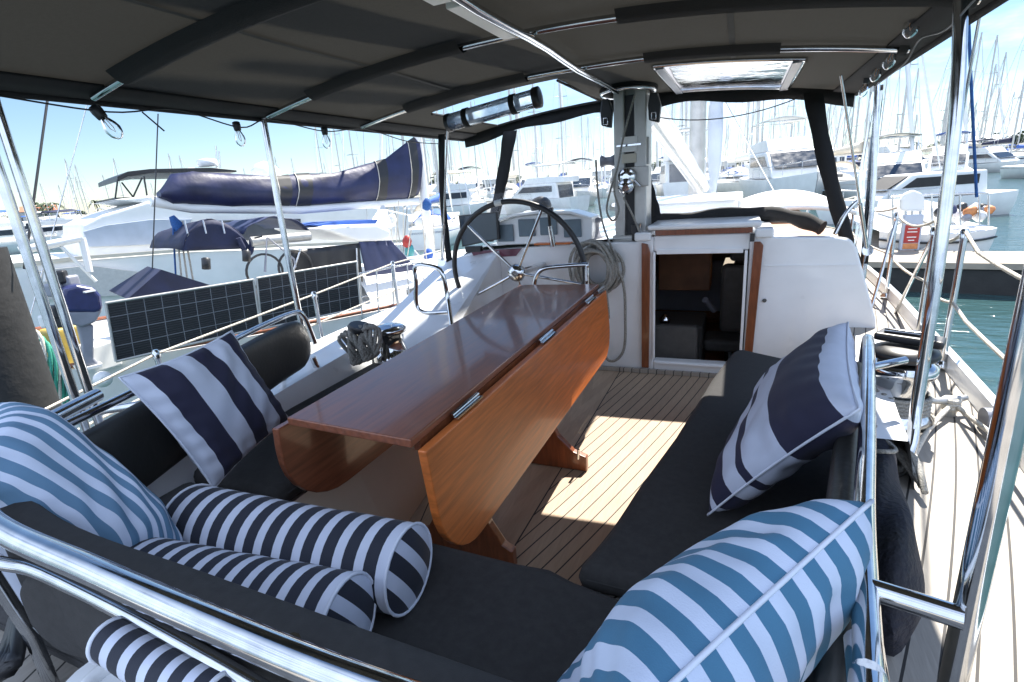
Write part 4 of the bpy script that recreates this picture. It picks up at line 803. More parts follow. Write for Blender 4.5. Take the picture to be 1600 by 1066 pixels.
pe = world_thing('pad_eye', 'small steel loop on the starboard toe rail', 'deck fitting', (.86, 2.2, DZ+.07)); MB().tube([(.85, 2.10, .415), (.85, 2.11, .46), (.855, 2.15, .475), (.86, 2.19, .46), (.86, 2.2, .415)], .006, 7).build('loop', 'steel', pe)
# black mesh bag outside the starboard coaming
bg_ = world_thing('mesh_bag', 'black mesh bag with navy contents lying on the side deck outside the starboard rail', 'bag', (.40, 1.35, DZ))
def bagf(u, v):
    a = 2*math.pi*v; y = .93+.82*u; w_ = (.05+.008*math.sin(7*u))*(1-abs(2*u-1)**8)**.5; hh = (.085+.03*math.sin(5*u+1))*(1-abs(2*u-1)**8)**.5
    return (.268+.125*u+.02+w_*math.cos(a)*(1+.06*math.sin(5*a+9*u)), y, DZ+.095+hh*math.sin(a)*(1+.1*math.sin(4*a+13*u)))
MB().grid(bagf, 30, 20).build('mesh_cloth', pm('mesh_cloth', (.016, .016, .018), .85, noise=.5, nscale=7, bump=.9, bscale=70, col2=(.007, .009, .022)), bg_)
MB().tube(smoothpath([(.40, 1.70, .50), (.36, 1.62, .53), (.34, 1.55, .50), (.38, 1.50, .52), (.42, 1.56, .50), (.40, 1.66, .49)], 5), .006, 6).build('drawstring', 'rope', bg_)
for k_ in range(3):
    tag(MB().tube(smoothpath([(.46+.015*k_, 2.0-.03*k_, .50), (.44+.02*k_, 1.85, .42-.01*k_), (.46+.02*k_, 1.72-.02*k_, .42), (.50, 1.62-.03*k_, .38)], 6), .009, 7).build('sheet_rope', 'rope'), 'grey sheet rope hanging off the starboard winch', 'rope', 'sheet ropes at the starboard winch')
# aft port: white vent and dark rope at the bottom left
vt = world_thing('deck_vent', 'white cowl vent on the stern deck at the bottom left', 'vent', P(190, 1050, z=DZ)); c_ = P(185, 1085, z=.55)
MB().lathe([(.10, -.20), (.075, -.08), (.06, 0), (.075, .03)], c_, n=20).build('trunk', 'gel', vt); MB().tube([c_+Vector((.05*math.cos(a)+.02, .05*math.sin(a), .03)) for a in [k_*math.pi/10 for k_ in range(20)]], .014, 10, closed=True).build('rim', 'gel', vt)
q = MB(); p0 = P(250, 1010, z=DZ); q.box((p0.x-.18, p0.y-.02, DZ+.003), (p0.x+.25, p0.y+.12, DZ+.14)); tag(q.build('deck_locker', 'gel', bevel=.03), 'white moulded locker on the stern deck below the rail', 'locker')
for k_ in range(4):
    pts = [P(-30+8*k_, 1080-10*k_, z=.42), P(0+6*k_, 1040, z=.46), P(18+4*k_, 1000-6*k_, z=.44), P(30+3*k_, 960-5*k_, z=.42), P(60, 930-4*k_, z=.38)]
    tag(MB().tube(smoothpath(pts, 5), .016, 8).build('dark_rope', 'rubber'), 'thick black mooring rope heaped at the bottom left of the stern deck', 'rope', 'black ropes on the stern deck')
# ================================================================== OWN YACHT FORWARD
mm = world_thing('main_mast', 'grey main mast with a furled sail beside it, seen through the starboard windscreen', 'mast', (-.62, 7.2, .8))
q = MB(); c_ = P(1087, 320, y=7.2); q.lathe([(.095, -.2), (.09, 9)], (c_.x, 7.2, .85), n=16); q.build('spar', 'alu', mm)
c2 = P(1113, 320, y=7.0); pts = [(c2.x+.01*math.sin(i), 7.0, .95+i*.4) for i in range(22)]; q = MB(); q.tube(pts, [.03]+[.075+.01*math.sin(i*2.1) for i in range(20)]+[.06], 12); q.build('furled_sail', 'greyc', mm)
bo = world_thing('main_boom', 'pale boom with a rolled white sail raised above the deck house', 'boom', (-.6, 5.5, 1.2))
a_, b_ = P(1015, 165, y=4.9), P(1100, 292, y=6.9); q = MB(); q.tube([a_.lerp(b_, i/12)+Vector((0, 0, .01*math.sin(i*2))) for i in range(13)], [.10-.003*i for i in range(13)], 12); q.build('rolled_sail', 'gelw', bo)
q = MB(); q.tube([a_-Vector((0, 0, .14)), b_-Vector((0, 0, .12))], .04, 10); q.build('spar', 'alu', bo)
dh = world_thing('deck_house', 'low white deck house ahead of the windscreen', 'deck house', (-.6, 5.8, .85)); q = MB(); q.box((-1.1, 5.2, .80), (-.02, 6.2, 1.0)); q.build('walls', 'gel', dh, bevel=.05); q = MB(); q.box((-1.14, 5.15, 1.0), (.02, 6.3, 1.03)); q.build('roof', 'gel', dh, bevel=.01)
dk = MB(); dk.grid(lambda u, v: (-.1+.95*u, 4.8+2.4*v, .86+.16*math.sin(math.pi*u)**.7*math.sin(math.pi*(.15+.8*v))), 14, 14); tag(dk.build('upturned_dinghy', 'gelw', solid=.03), 'white rounded dinghy hull stowed upside down on the cabin top', 'dinghy')
for i, (pa, pb) in enumerate(((P(1128, 150, y=5), P(1235, 345, y=6)), (P(1000, 170, y=6), P(1000, 345, y=6.5)))):
    tag(MB().tube([pa, pb], .006, 6).build('rigging_wire', 'steel'), ('thin wire slanting past the right of the main mast', 'thin wire beside the left of the main boom')[i], 'rigging wire', 'wires by the main mast')
# ================================================================== NEIGHBOUR YACHT
NA = math.atan2(.37, .93); ND = Vector((math.sin(NA), math.cos(NA), 0)); NS = Vector((math.cos(NA), -math.sin(NA), 0)); N0 = Vector((-6.6, 2.65, 0))
def W(px, py, lx, o=N0, s_=NS):
    v = dv + (px-800)/FPX*rv - (py-533)/FPX*uv_; t = ((o.dot(s_)+lx)-0)/v.dot(s_) if True else 0
    return Vector((v.x*t, v.y*t, EYE+v.z*t))
def loc(lx, ly, z): return N0+NS*lx+ND*ly+Vector((0, 0, z))
def hullpts(L_, Bm, F, n=24, rake=.6, trans=.75):
    rows = []
    for i in range(n+1):
        t = i/n; hbm = Bm/2*(trans+(1-trans)*min(1, t/.4)**.8 if t < .4 else (1-((t-.4)/.6)**2.3)); hbm = max(hbm, .01)
        z = F*(1+.18*(2*t-1)**2+.12*t); rows.append((t*L_, hbm, z))
    return rows
def hull_mesh(mb, L_, Bm, F, rake=.6, trans=.75, z0=-.25):
    rows = hullpts(L_, Bm, F, 24, rake, trans); vs = []
    for y, h_, z in rows:
        for k_ in range(6):
            v = k_/5; yy = y-(rake*v*v if y > L_*.8 else 0)*((y/L_-.8)/.2 if y > L_*.8 else 0)
            for sg in (-1, 1): vs.append((sg*h_*(1-.35*v**2.2), yy, z*(1-v)+z0*v))
    m_ = len(rows); fs_ = []
    for i in range(m_-1):
        for k_ in range(5):
            a = i*12+k_*2; b = (i+1)*12+k_*2
            fs_.append((a, a+2, b+2, b)); fs_.append((a+1, b+1, b+3, a+3))
    mb.add(vs, fs_, None, True)
    dk_ = []
    for i in range(m_-1): dk_.append((i*12, (i+1)*12, (i+1)*12+1, i*12+1))
    mb.add(vs, dk_); mb.add(vs[:12], [(0, 1, 3, 5, 7, 9, 11, 10, 8, 6, 4, 2)]); return rows
ny = thing('sailing_yacht', 'neighbouring white sailing yacht with a toe rail of teak and a dark boot band', 'yacht', N0+Vector((0, 0, WZ)), -NA)
q = MB(); rows = hull_mesh(q, 11.5, 3.3, .86, 1.2); q.build('hull', 'gelw', ny)
for sg in (-1, 1):
    q = MB(); q.tube([(sg*(h_-.02), y, z+.03) for y, h_, z in rows[:-1]], .022, 6); q.build('toe_rail', 'wood', ny)
    q = MB(); vs = []
    for y, h_, z in rows[:-1]: vs += [(sg*(h_*(1-.35*.15)+.012), y, z*.60), (sg*(h_*.78+.03), y, 0)]
    q.add(vs, [(2*i, 2*i+1, 2*i+3, 2*i+2) for i in range(len(rows)-2)]); q.build('boot_band', 'brown', ny, solid=.01)
q = MB(); q.grid(lambda u, v: ((u*2-1)*(1.0-.35*v)*1.0, 3.4+4.6*v, .98+.30*(1-abs(2*u-1)**5)*(1-.35*v)), 16, 10); q.build('cabin_roof', 'gelw', ny)
for sg in (-1, 1):
    q = MB(); q.add([(sg*(1.0-.35*v)*1.0, 3.4+4.6*v, zz) for v in (0, 1) for zz in (.85, 1.0)], [(0, 1, 3, 2)]); q.build('cabin_side', 'gelw', ny, solid=.02)
    for k_ in range(3):
        q = MB(); y_ = 4.0+k_*1.2; q.add([(sg*(1.0-.35*((yy-3.4)/4.6))*1.0+sg*.015, yy, zz) for yy in (y_, y_+.7) for zz in (.88, .98)], [(0, 1, 3, 2)]); q.build('window', 'glassd', ny, solid=.01)
# boom, sail cover, mast
nb = world_thing('covered_boom', 'long boom wrapped in a creased navy sail cover with black straps', 'boom', loc(0, 1.6, 1.3)); BL = 0
tb_ = [(248, 300, 312), (268, 272, 322), (300, 268, 324), (360, 272, 326), (430, 275, 325), (470, 272, 325), (520, 270, 322), (570, 258, 318), (600, 248, 317), (630, 228, 315), (652, 210, 310)]
rings = []; o = MB()
for i, (px, pt, pb) in enumerate([(a, b, c_) for a, b, c_ in tb_]):
    T_, B_ = W(px, pt, 0), W(px, pb-3, 0); ring = []
    for k_ in range(16):
        a = 2*math.pi*k_/16; hh = (T_-B_)*.5; mid = (T_+B_)*.5; wd = .13*(1-.35*max(0, math.cos(a))); ring.append(mid+hh*math.cos(a)+NS*wd*math.sin(a)*(1+.15*math.sin(i*2.3+k_))+Vector((0, 0, .015*math.sin(i*3+k_*2))))
    rings.append(ring)
rs = []
for i in range(len(rings)-1):
    for t in range(4): rs.append([a.lerp(b, t/4) for a, b in zip(rings[i], rings[i+1])])
rs.append(rings[-1]); vs = [v for r_ in rs for v in r_]; o.add(vs, [(i*16+k_, i*16+(k_+1) % 16, (i+1)*16+(k_+1) % 16, (i+1)*16+k_) for i in range(len(rs)-1) for k_ in range(16)], None, True)
o.add(rs[0], [tuple(range(16))[::-1]]); o.add(rs[-1], [tuple(range(16))]); cover = o.build('sail_cover', pm('sail_cover_navy', (.014, .018, .062), .42, noise=.4, nscale=4, bump=1.0, bscale=5), nb)
for idx in (16, 19, 30, 37):
    q = MB(); idx = min(idx, len(rs)-3); r0 = [v+(v-sum(rs[idx], Vector())/16)*.03 for v in rs[idx]]; r1 = [v+(v-sum(rs[idx+2], Vector())/16)*.03 for v in rs[idx+2]]
    q.add(r0+r1, [(k_, (k_+1) % 16, 16+(k_+1) % 16, 16+k_) for k_ in range(16)], None, True); q.build('strap', 'rubber', cover)
    MB().tube([v+(v-sum(rs[idx], Vector())/16)*.06 for v in rs[idx]], .006, 5, closed=True).build('lashing', 'ropew', cover)
q = MB(); q.tube([W(236, 315, 0), W(300, 326, 0), W(470, 328, 0), W(655, 314, 0)], .055, 12); q.build('spar', 'gelw', nb)
mp_ = loc(0, 5.2, 0); nm = world_thing('mast', 'white mast of the neighbour yacht at the forward end of the navy sail cover', 'mast', (mp_.x, mp_.y, .1))
MB().tube([(mp_.x, mp_.y, 0), (mp_.x, mp_.y, 11)], .07, 14).build('spar', 'gelw', nm)
for z in (3.5, 6.5): MB().tube([Vector((mp_.x, mp_.y, z))-NS*.8, Vector((mp_.x, mp_.y, z)), Vector((mp_.x, mp_.y, z))+NS*.8], .02, 6).build('spreader', 'gelw', nm)
for sx, yy in ((1.55, 4.9), (-1.55, 4.9), (1.5, 5.5), (-1.5, 5.5)): MB().tube([loc(sx, yy, -.05), (mp_.x, mp_.y, 10)], .006, 5).build('shroud', 'steel', nm)
MB().tube([loc(0, -.0, .0), (mp_.x, mp_.y, 11)], .006, 5).build('backstay', 'steel', nm)
mt = world_thing('mainsheet', 'bright blue and white mainsheet tackle below the end of the covered boom', 'rope', W(290, 430, 0), None)
for i in range(4): MB().tube([W(270+i*5, 345, 0), W(275+i*9, 440, .1)], .010, 6).build('rope_part', 'ropeb' if i < 1 else 'ropew', mt)
q = MB(); q.tube([W(268, 338, 0), W(276, 350, 0), W(290, 385, 0)], [.03, .06, .03], 8); q.build('blue_block', 'ropeb', mt)
# bimini / dodger / curtains of neighbour
nbm = world_thing('boat_bimini', 'small navy bimini folded over the stern of the neighbour yacht', 'bimini', loc(.2, 2, 0))
def archgrid(pl, pr, sagz, depth, nu=14, nv=8):
    return lambda u, v: (pl*(1-u)+pr*u)+Vector((0, 0, sagz*math.sin(math.pi*u)**.7*(1-.25*v)))-NS*depth*(v-.0)+Vector((0, 0, .012*math.sin(17*u+5*v)))
q = MB(); q.grid(archgrid(W(286, 392, .7), W(392, 388, .7), .32, 1.5), 16, 8); q.build('hood', 'navy', nbm, solid=.01)
q = MB(); q.grid(lambda u, v: W(286, 392, .7)*(1-u)+W(392, 388, .7)*u+Vector((0, 0, .32*math.sin(math.pi*u)**.7*v)), 12, 5); q.build('front_panel', 'navy', nbm, solid=.01)
for i in range(3):
    p0 = W(293+i*29, 365, .73); q = MB(); q.tube([p0, p0+Vector((0, 0, .14))], .008, 6); q.build('webbing', 'greyc', nbm)
q = MB(); q.tube(smoothpath([W(372, 372, .75), W(385, 395, .75), W(392, 392, .72), W(394, 370, .72)], 4), [.03]*13, 8); q.build('loose_flap', 'navy', nbm)
n2 = world_thing('boat_bimini', 'taut navy awning above a silver roller on the neighbour yacht', 'bimini', loc(.2, 3, 0))
q = MB(); q.grid(archgrid(W(380, 366, .6), W(482, 358, .6), .17, 1.4), 12, 8); q.build('hood', pm('awning_blue', (.018, .03, .085), .6, noise=.3, nscale=5, bump=.4, bscale=8), n2, solid=.01)
q = MB(); q.tube([W(392, 378, .75)*1.0, W(484, 369, .75)], .055, 14); q.build('roller', 'alu', n2)
hd = world_thing('hardtop', 'white rounded hard dodger with a blue panel on the neighbour yacht', 'hardtop', loc(0, 4, 0))
po = [W(505, 358, .9), W(530, 352, .9), W(590, 350, .9), W(612, 360, .9), W(610, 372, .9), (W(590, 377, .9)), W(560, 377, .9)]
q = MB(); q.prism(po[::-1], -NS*1.6); q.build('roof', 'gelw', hd, bevel=.04)
q = MB(); pz = [W(492, 352, .5), W(520, 347, .5), W(592, 343, .5), W(585, 352, .5), W(520, 356, .5)]; q.prism(pz[::-1], -NS*.8); q.build('solar_top', 'bluec', hd)
for a, b, c_, d_, m_, n_ in (((560, 378), (610, 376), (652, 422), (572, 432), 'navyl', 'curtain'), ((452, 392), (560, 380), (566, 440), (450, 446), 'rubber', 'shade_sheet')):  # the black sheet stands in for the shade under the hard dodger
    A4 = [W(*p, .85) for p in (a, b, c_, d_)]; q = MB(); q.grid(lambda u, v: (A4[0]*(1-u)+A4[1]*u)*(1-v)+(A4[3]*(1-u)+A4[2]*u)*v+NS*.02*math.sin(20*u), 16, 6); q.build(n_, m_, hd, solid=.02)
for px0, px1 in ((470, 448), (557, 560)): q = MB(); q.tube([W(px0, 388, .9), W(px1, 455, .9)], .014, 6); q.build('support_tube', 'steel', hd)
tn = MB(); bs = [W(200, 468, .9), W(340, 450, .9)]; ap = W(252, 422, .9)
tn.add([bs[0], bs[1], ap, bs[1]-NS*1.0, bs[0]-NS*1.0, ap-NS*.6], [(0, 1, 2), (1, 3, 5, 2), (3, 4, 5), (4, 0, 2, 5)]); tag(tn.build('boat_cover', 'navy', solid=.01), 'pointed navy cover behind the larger left solar panel', 'cover')
# lines and small gear forward of the neighbour hardtop
rr = random.Random(5)
for i in range(12):
    px = 606+i*8+rr.uniform(-3, 3); x_ = rr.choice((.4, 0, -.6)); py1 = rr.uniform(395, 430); a_ = W(px, rr.uniform(300, 330), x_); b_ = W(px+rr.uniform(-10, 14), py1, x_)
    tag(MB().tube([a_, b_], .008, 5).build('hanging_line', ('ropew', 'rope', 'ropew')[i % 3]), ('pale' if i % 3 != 1 else 'grey')+' line hanging round the foot of the neighbour mast', 'rope', ('pale' if i % 3 != 1 else 'grey')+' lines at the neighbour mast')
for i, (px, py, m_, l_) in enumerate(((636, 378, 'red', 'red'), (640, 392, 'teal', 'green'), (670, 398, 'bluec', 'blue'), (612, 345, 'gelw', 'white'), (655, 350, 'gelw', 'white'), (667, 320, 'ropeb', 'bright blue'), (684, 405, 'gelw', 'white'))):
    c0 = W(px, py, .2); q = MB(); q.lathe([(.02, -.09), (.065, -.07), (.075, .02), (.04, .09), (.01, .10)], c0, (.2, .1, 1), 9)
    tag(q.build('gear_bag', m_), l_+' bag of gear hanging near the foot of the neighbour mast', 'bag', l_+' bags near the neighbour mast')
q = MB(); q.add([W(596, 322, .1), W(576, 352, .5), W(612, 356, .5), W(600, 322, .1)], [(0, 1, 2, 3)]); tag(q.build('sail_bag', 'gelw', solid=.03), 'white folded sail draped forward of the neighbour hardtop', 'sail')
# solar panels
for (a, b, c_, d_, l_) in (((165, 474), (396, 437), (407, 512), (181, 565), 'big tilted solar panel on the neighbour rail, left of the post'), ((401, 435), (557, 409), (563, 481), (409, 514), 'solar panel on the neighbour rail right of the first one')):
    A4 = [W(*p, 1.6) for p in (a, b, c_, d_)]
    s_ = world_thing('solar_panel', l_, 'solar panel', (A4[2]+A4[3])/2, 'solar panels')
    q = MB(); q.add([A4[3], A4[2], A4[1], A4[0]], [(0, 1, 2, 3)], [((0, 0), (1, 0), (1, 1), (0, 1))]); q.build('cells', 'solar', s_)
    q = MB(); q.add([p-NS*.03 for p in (A4[3], A4[2], A4[1], A4[0])], [(3, 2, 1, 0)]); q.build('back_sheet', 'gelw', s_)
    q = MB()
    for i in range(4): q.tube([A4[i], A4[(i+1) % 4]], .012, 6)
    q.build('frame', 'alu', s_)
# outboard
ob = world_thing('outboard_motor', 'blue outboard motor with a grey leg and white propeller clamped at the neighbour stern', 'outboard motor', W(125, 560, 1.5)); LX = 1.55
cw_ = [W(96, 462, LX), W(100, 450, LX), W(120, 445, LX), W(148, 450, LX), W(158, 462, LX), W(162, 484, LX), W(150, 490, LX), W(103, 488, LX)]
q = MB(); q.prism(cw_[::-1], -NS*.26); q.build('cowling', pm('cowl_blue', (.02, .026, .10), .35, coat=.3, noise=.2), ob, bevel=.03)
q = MB(); q.prism([W(103, 488, LX-.01), W(161, 484, LX-.01), W(150, 504, LX-.01), W(128, 512, LX-.01), W(104, 505, LX-.01)], -NS*.2); q.build('lower_cowl', 'greym', ob, bevel=.02)
q = MB(); q.prism([W(120, 508, LX-.04), W(147, 508, LX-.04), W(147, 560, LX-.04), W(156, 570, LX-.04), W(128, 572, LX-.04), W(128, 540, LX-.04)], -NS*.10); q.build('leg', 'greym', ob, bevel=.015)
q = MB(); q.prism([W(118, 578, LX-.02), W(160, 568, LX-.02), W(160, 573, LX-.02), W(122, 583, LX-.02)], -NS*.2); q.build('cavitation_plate', 'gelw', ob, bevel=.004)
q = MB(); cc = W(160, 592, LX+.02); q.lathe([(.03, 0), (.07, .01), (.07, .03), (.025, .05)], cc, NS, 14); q.build('propeller', 'gelw', ob)
q = MB(); q.box(W(128, 452, LX+.012)-Vector((0, 0, .02)), W(150, 455, LX+.016)); q.build('white_mark', 'gelw', ob)
# clutter at the neighbour stern
for i in range(7):
    c0 = W(62+i*7, 560+i*8, 1.2); pts = [c0+Vector((.09*math.cos(a)*(1+.2*math.sin(i)), .03*math.sin(2*a), .26*math.sin(a))) for a in [k_*math.pi/9 for k_ in range(18)]]
    tag(MB().tube(pts, .014, 6, closed=True).build('coiled_rope', 'ropeg' if i % 3 else 'ropew'), ('green rope coil hanging at the neighbour stern' if i % 3 else 'pale rope coil hanging among the green ones at the neighbour stern'), 'rope', ('green' if i % 3 else 'pale')+' rope coils at the neighbour stern')
yj = MB(); yj.box(W(96, 545, 1.0)-Vector((.1, .1, .15)), W(96, 510, 1.0)+Vector((.1, .1, 0))); tag(yj.build('jerry_can', 'yellow', bevel=.03), 'yellow jerry can beside the blue outboard motor', 'jerry can')
ct_ = MB(); ct_.box(W(150, 560, 1.3)-Vector((.12, .1, .1)), W(150, 535, 1.3)+Vector((.12, .1, 0))); tag(ct_.build('crate', 'gelw', bevel=.02), 'small white box behind the outboard leg', 'box')
gs = world_thing('stern_gantry', 'white stern gantry of the neighbour yacht above the outboard motor', 'gantry', W(135, 400, .8))
for a, b, r_ in (((30, 392), (128, 372), .035), ((128, 372), (140, 425), .03), ((95, 385), (150, 440), .015), ((75, 388), (70, 440), .012)): MB().tube([W(*a, .8), W(*b, .8)], r_, 8).build('tube', 'gelw', gs)
for i, (px, py) in enumerate(((92, 432), (84, 452), (100, 468), (88, 486), (108, 440), (75, 500), (96, 500))):
    c0 = W(px, py, 1.35); q = MB(); rr = random.Random(i); q.box(c0-Vector((.05, .05, .06)), c0+Vector((.05, .06, .05)), rz=rr.uniform(0, 1)); tag(q.build('stern_gear', ('rubber', 'greym', 'gelw', 'rubber', 'greym', 'gelw', 'rubber')[i], bevel=.02), ('black' if i % 3 == 0 else ('grey' if i % 3 == 1 else 'white'))+' piece of clamped gear on the neighbour stern rail by the outboard', 'gear', ('black', 'grey', 'white')[i % 3]+' gear on the stern rail')
# neighbour guard rails
gr = world_thing('guard_rail', 'stainless guard rail with many uprights along the neighbour yacht, right of the solar panels', 'rail', W(600, 500, 1.5))
MB().tube([W(560, 428, 1.55), W(620, 416, 1.55), W(700, 402, 1.55)], .012, 8).build('top_bar', 'steel', gr)
for px in (562, 588, 612, 636, 660, 684):
    a, b = W(px, 428-(px-562)*.19, 1.55), W(px+4, 500-(px-562)*.22, 1.55); MB().tube([a, b], .009, 6).build('upright', 'steel', gr)
MB().tube([W(562, 465, 1.55), W(690, 440, 1.55)], .006, 6).build('mid_wire', 'steel', gr)
for i, (px, py) in enumerate(((322, 412), (385, 400))):
    c0 = W(px, py, 1.3); q = MB(); q.lathe([(.02, -.06), (.04, -.055), (.04, .05), (.02, .06)], c0, (0, .2, 1), 12); tag(q.build('small_fender', 'rubber'), ('black fender on the neighbour rail below the mainsheet', 'black fender on the neighbour rail under the navy flap')[i], 'fender', 'small fenders')
bk = world_thing('bicycle', 'folding bicycle lashed on the neighbour deck behind the solar panels', 'bicycle', W(425, 440, .9)); c1, c2_ = W(414, 425, .9), W(462, 418, .9)
for c0 in (c1, c2_):
    w_ = MB().tube([c0+ND*.20*math.cos(a)+Vector((0, 0, .20*math.sin(a))) for a in [k_*math.pi/12 for k_ in range(24)]], .014, 6, closed=True).build('wheel', 'rubber', bk)
MB().tube([c1, c1+Vector((0, 0, .38))+ND*.1, c2_+Vector((0, 0, .1)), c2_], .014, 6).build('frame', 'greym', bk); MB().tube([c1+Vector((0, 0, .38))-NS*.1, c1+Vector((0, 0, .40))+NS*.12], .01, 6).build('handlebar', 'rubber', bk)
# pile
pe_ = P(40, 540, x=-3.0)-rv0*.20
pl_ = world_thing('mooring_pile', 'tall dark mooring pile rising at the far left of the photo', 'pile', (pe_.x, pe_.y, WZ)); MB().tube([(pe_.x, pe_.y, WZ-1), (pe_.x, pe_.y, 0), (pe_.x, pe_.y, 1.16)], .20, 26).build('shaft', 'pile', pl_); MB().tube([Vector((pe_.x, pe_.y, WZ))+rv0*.06-dv.cross(rv0)*0+Vector((.02, -.19, 0)), Vector((pe_.x+.08, pe_.y-.19, 1.12))], .012, 6).build('batten', 'greym', pl_)
# ================================================================== WHITE MOTOR YACHT
MX = -5.2
my_ = world_thing('motor_yacht', 'large white motor yacht with a flybridge moored beyond the neighbour yacht', 'motor yacht', loc(MX, 4, WZ)); w_ = lambda px, py, d_=0: W(px, py, MX+d_)
def slabp(name, pts, m_, depth, d_=0, bevel=.0, par=my_):
    q = MB(); q.prism([w_(*p, d_) for p in pts][::-1], -NS*depth); return q.build(name, m_, par, bevel=bevel)
slabp('hull', [(-60, 440), (20, 412), (130, 405), (300, 392), (640, 380), (720, 470), (700, 560), (-60, 640)], 'gelw', 3.6, 0, .05)
slabp('rub_rail', [(-60, 420), (130, 400), (300, 388), (640, 374), (640, 378), (300, 393), (130, 406), (-60, 427)], 'cream', .05, .04)
slabp('deckhouse', [(128, 352), (160, 336), (230, 315), (330, 318), (560, 318), (640, 335), (640, 384), (300, 392), (130, 405)], 'gelw', 3.0, -.25, .05)
slabp('side_window', [(165, 352), (235, 343), (300, 342), (285, 372), (240, 382), (200, 384), (140, 386), (130, 362)], 'greyc', .05, -.19, .01)
slabp('side_window', [(330, 345), (470, 342), (470, 372), (330, 378)], 'glassd', .05, -.19, .01)
slabp('flybridge', [(178, 312), (230, 306), (300, 306), (520, 308), (560, 318), (330, 322), (230, 318)], 'gelw', 2.6, -.3, .04)
slabp('bimini_top', [(183, 276), (200, 268), (235, 264), (330, 262), (370, 266), (370, 269), (240, 270), (200, 276), (184, 284)], 'rubber', 2.2, -.4, .01)
slabp('screen_base', [(178, 309), (240, 307), (240, 311), (182, 313)], 'rubber', 2.2, -.38)
q = MB(); q.add([w_(*p, -.42) for p in ((184, 280), (240, 271), (300, 270), (300, 306), (230, 307), (180, 310))], [tuple(range(6))]); q.build('clear_screen', 'clear', my_)
for a, b in (((225, 276), (230, 308)), ((184, 280), (180, 310)), ((190, 285), (208, 308)), ((222, 278), (208, 308))): MB().tube([w_(*a, -.41), w_(*b, -.41)], .015, 6).build('screen_seam', 'rubber', my_)
slabp('radar_arch', [(290, 268), (295, 262), (340, 262), (350, 268), (345, 275), (300, 275)], 'gelw', .3, -1.2, .01)
q = MB(); q.lathe([(.20, 0), (.22, .05), (.20, .14), (.05, .17)], w_(325, 260, -1.3), n=16); q.build('radar_scanner', 'gelw', my_)
for px, py in ((337, 228), (342, 236)): MB().tube([w_(px, py, -1.3), w_(px+2, 262, -1.3)], .02, 6).build('aerial', 'steel', my_)
sd = world_thing('satellite_dome', 'white satellite dome standing behind the navy sail cover', 'dome', w_(417, 285, -1.5)); q = MB(); c0 = w_(417, 280, -1.5); q.lathe([(.2, -.4), (.34, -.3), (.36, 0), (.33, .2), (.2, .36), (.02, .42)], c0, n=20); q.build('dome', 'gelw', sd); q = MB(); q.lathe([(.1, -1.2), (.1, -.4)], c0, n=10); q.build('stand', 'gelw', sd)
q = MB(); q.prism([w_(*p, .1) for p in ((50, 430), (70, 422), (140, 415), (215, 425), (215, 460), (55, 470))][::-1], -NS*.1); tag(q.build('hull_window', 'buildw'), 'pale square-paned window strip low on the big motor yacht side', 'window')
# ================================================================== RIGHT SIDE: PONTOON AND BOATS
dz = -.48
dkk = world_thing('pontoon', 'pale concrete floating pontoon beyond the starboard rail', 'pontoon', P(1450, 411, z=dz)); c4 = [P(1250, 408, z=dz), P(1800, 415, z=dz), P(1800, 394, z=dz), P(1430, 392, z=dz), P(1380, 360, z=dz), P(1200, 352, z=dz)]
q = MB(); q.prism([p-Vector((0, 0, .10)) for p in c4], (0, 0, .10)); q.build('deck', 'concrete', dkk)
q = MB(); q.prism([p*1.0-Vector((0, 0, .62)) for p in [c_.lerp(sum(c4, Vector())/6, .02) for c_ in c4]], (0, 0, .5)); q.build('float', 'pile', dkk)
fx = world_thing('extinguisher_cabinet', 'fire extinguisher cabinet with a red and white label on the pontoon', 'cabinet', P(1421, 391, z=dz)); F = P(1421, 391, z=dz); s_ = .0011*(F-Vector((0, 0, EYE))).length
def bb(name, x0, x1, z0, z1, m_, y=0, th=.16, par=fx, o=F):
    q = MB(); q.box(o+Vector((x0, y, z0)), o+Vector((x1, y+th, z1))); return q.build(name, m_, par, bevel=.006)
bb('body', -.15, .15, 0, .66, 'greyc'); bb('label', -.12, .12, .14, .48, 'red', -.012, .01); bb('base_label', -.12, .12, .02, .13, 'orange', -.012, .01)
for z, w1 in ((.40, .07), (.34, .08), (.24, .075), (.18, .05)): bb('label_line', -w1, w1, z, z+.018, 'gelw', -.017, .004)
hz = F+Vector((.0, .05, .25)); tag(MB().tube([hz+Vector((.36*math.cos(a), 0, .32*math.sin(a))) for a in [k_*math.pi/14 for k_ in range(28)]], .02, 6, closed=True).build('hose_loop', 'ropew'), 'white hose loop hung round the fire extinguisher cabinet', 'hose')
rs_ = world_thing('sailing_yacht', 'small white sailing yacht moored stern-on at the pontoon with gear on its pushpit', 'yacht', P(1480, 395, z=WZ)); BP = P(1470, 360, z=WZ)
yb_ = 13.0
T = lambda px, py, d_=0: P(px, py, y=yb_+d_)
prof = [(-90, .0), (0, 0)]
o = MB(); deckp = [T(1375, 335), T(1385, 352), T(1430, 360), T(1545, 358), T(1550, 345)]; n_ = 16; vs = []
for i in range(n_+1):
    t = i/n_; x0, x1 = T(1372, 345).x, T(1552, 345).x; xx = x0+(x1-x0)*t; bul = math.sin(math.pi*min(1, max(0, t*.9+.05)))**.5
    for k_ in range(5):
        v = k_/4; vs.append(((xx-(x0+x1)/2)*(1-.30*v*v)+(x0+x1)/2, yb_-.6*bul*(1-.3*v), (-.20+.05*(2*t-1)**2)*(1-v)+(WZ-.15)*v))
o.add(vs, [(i*5+k_, i*5+k_+1, (i+1)*5+k_+1, (i+1)*5+k_) for i in range(n_) for k_ in range(4)], None, True)
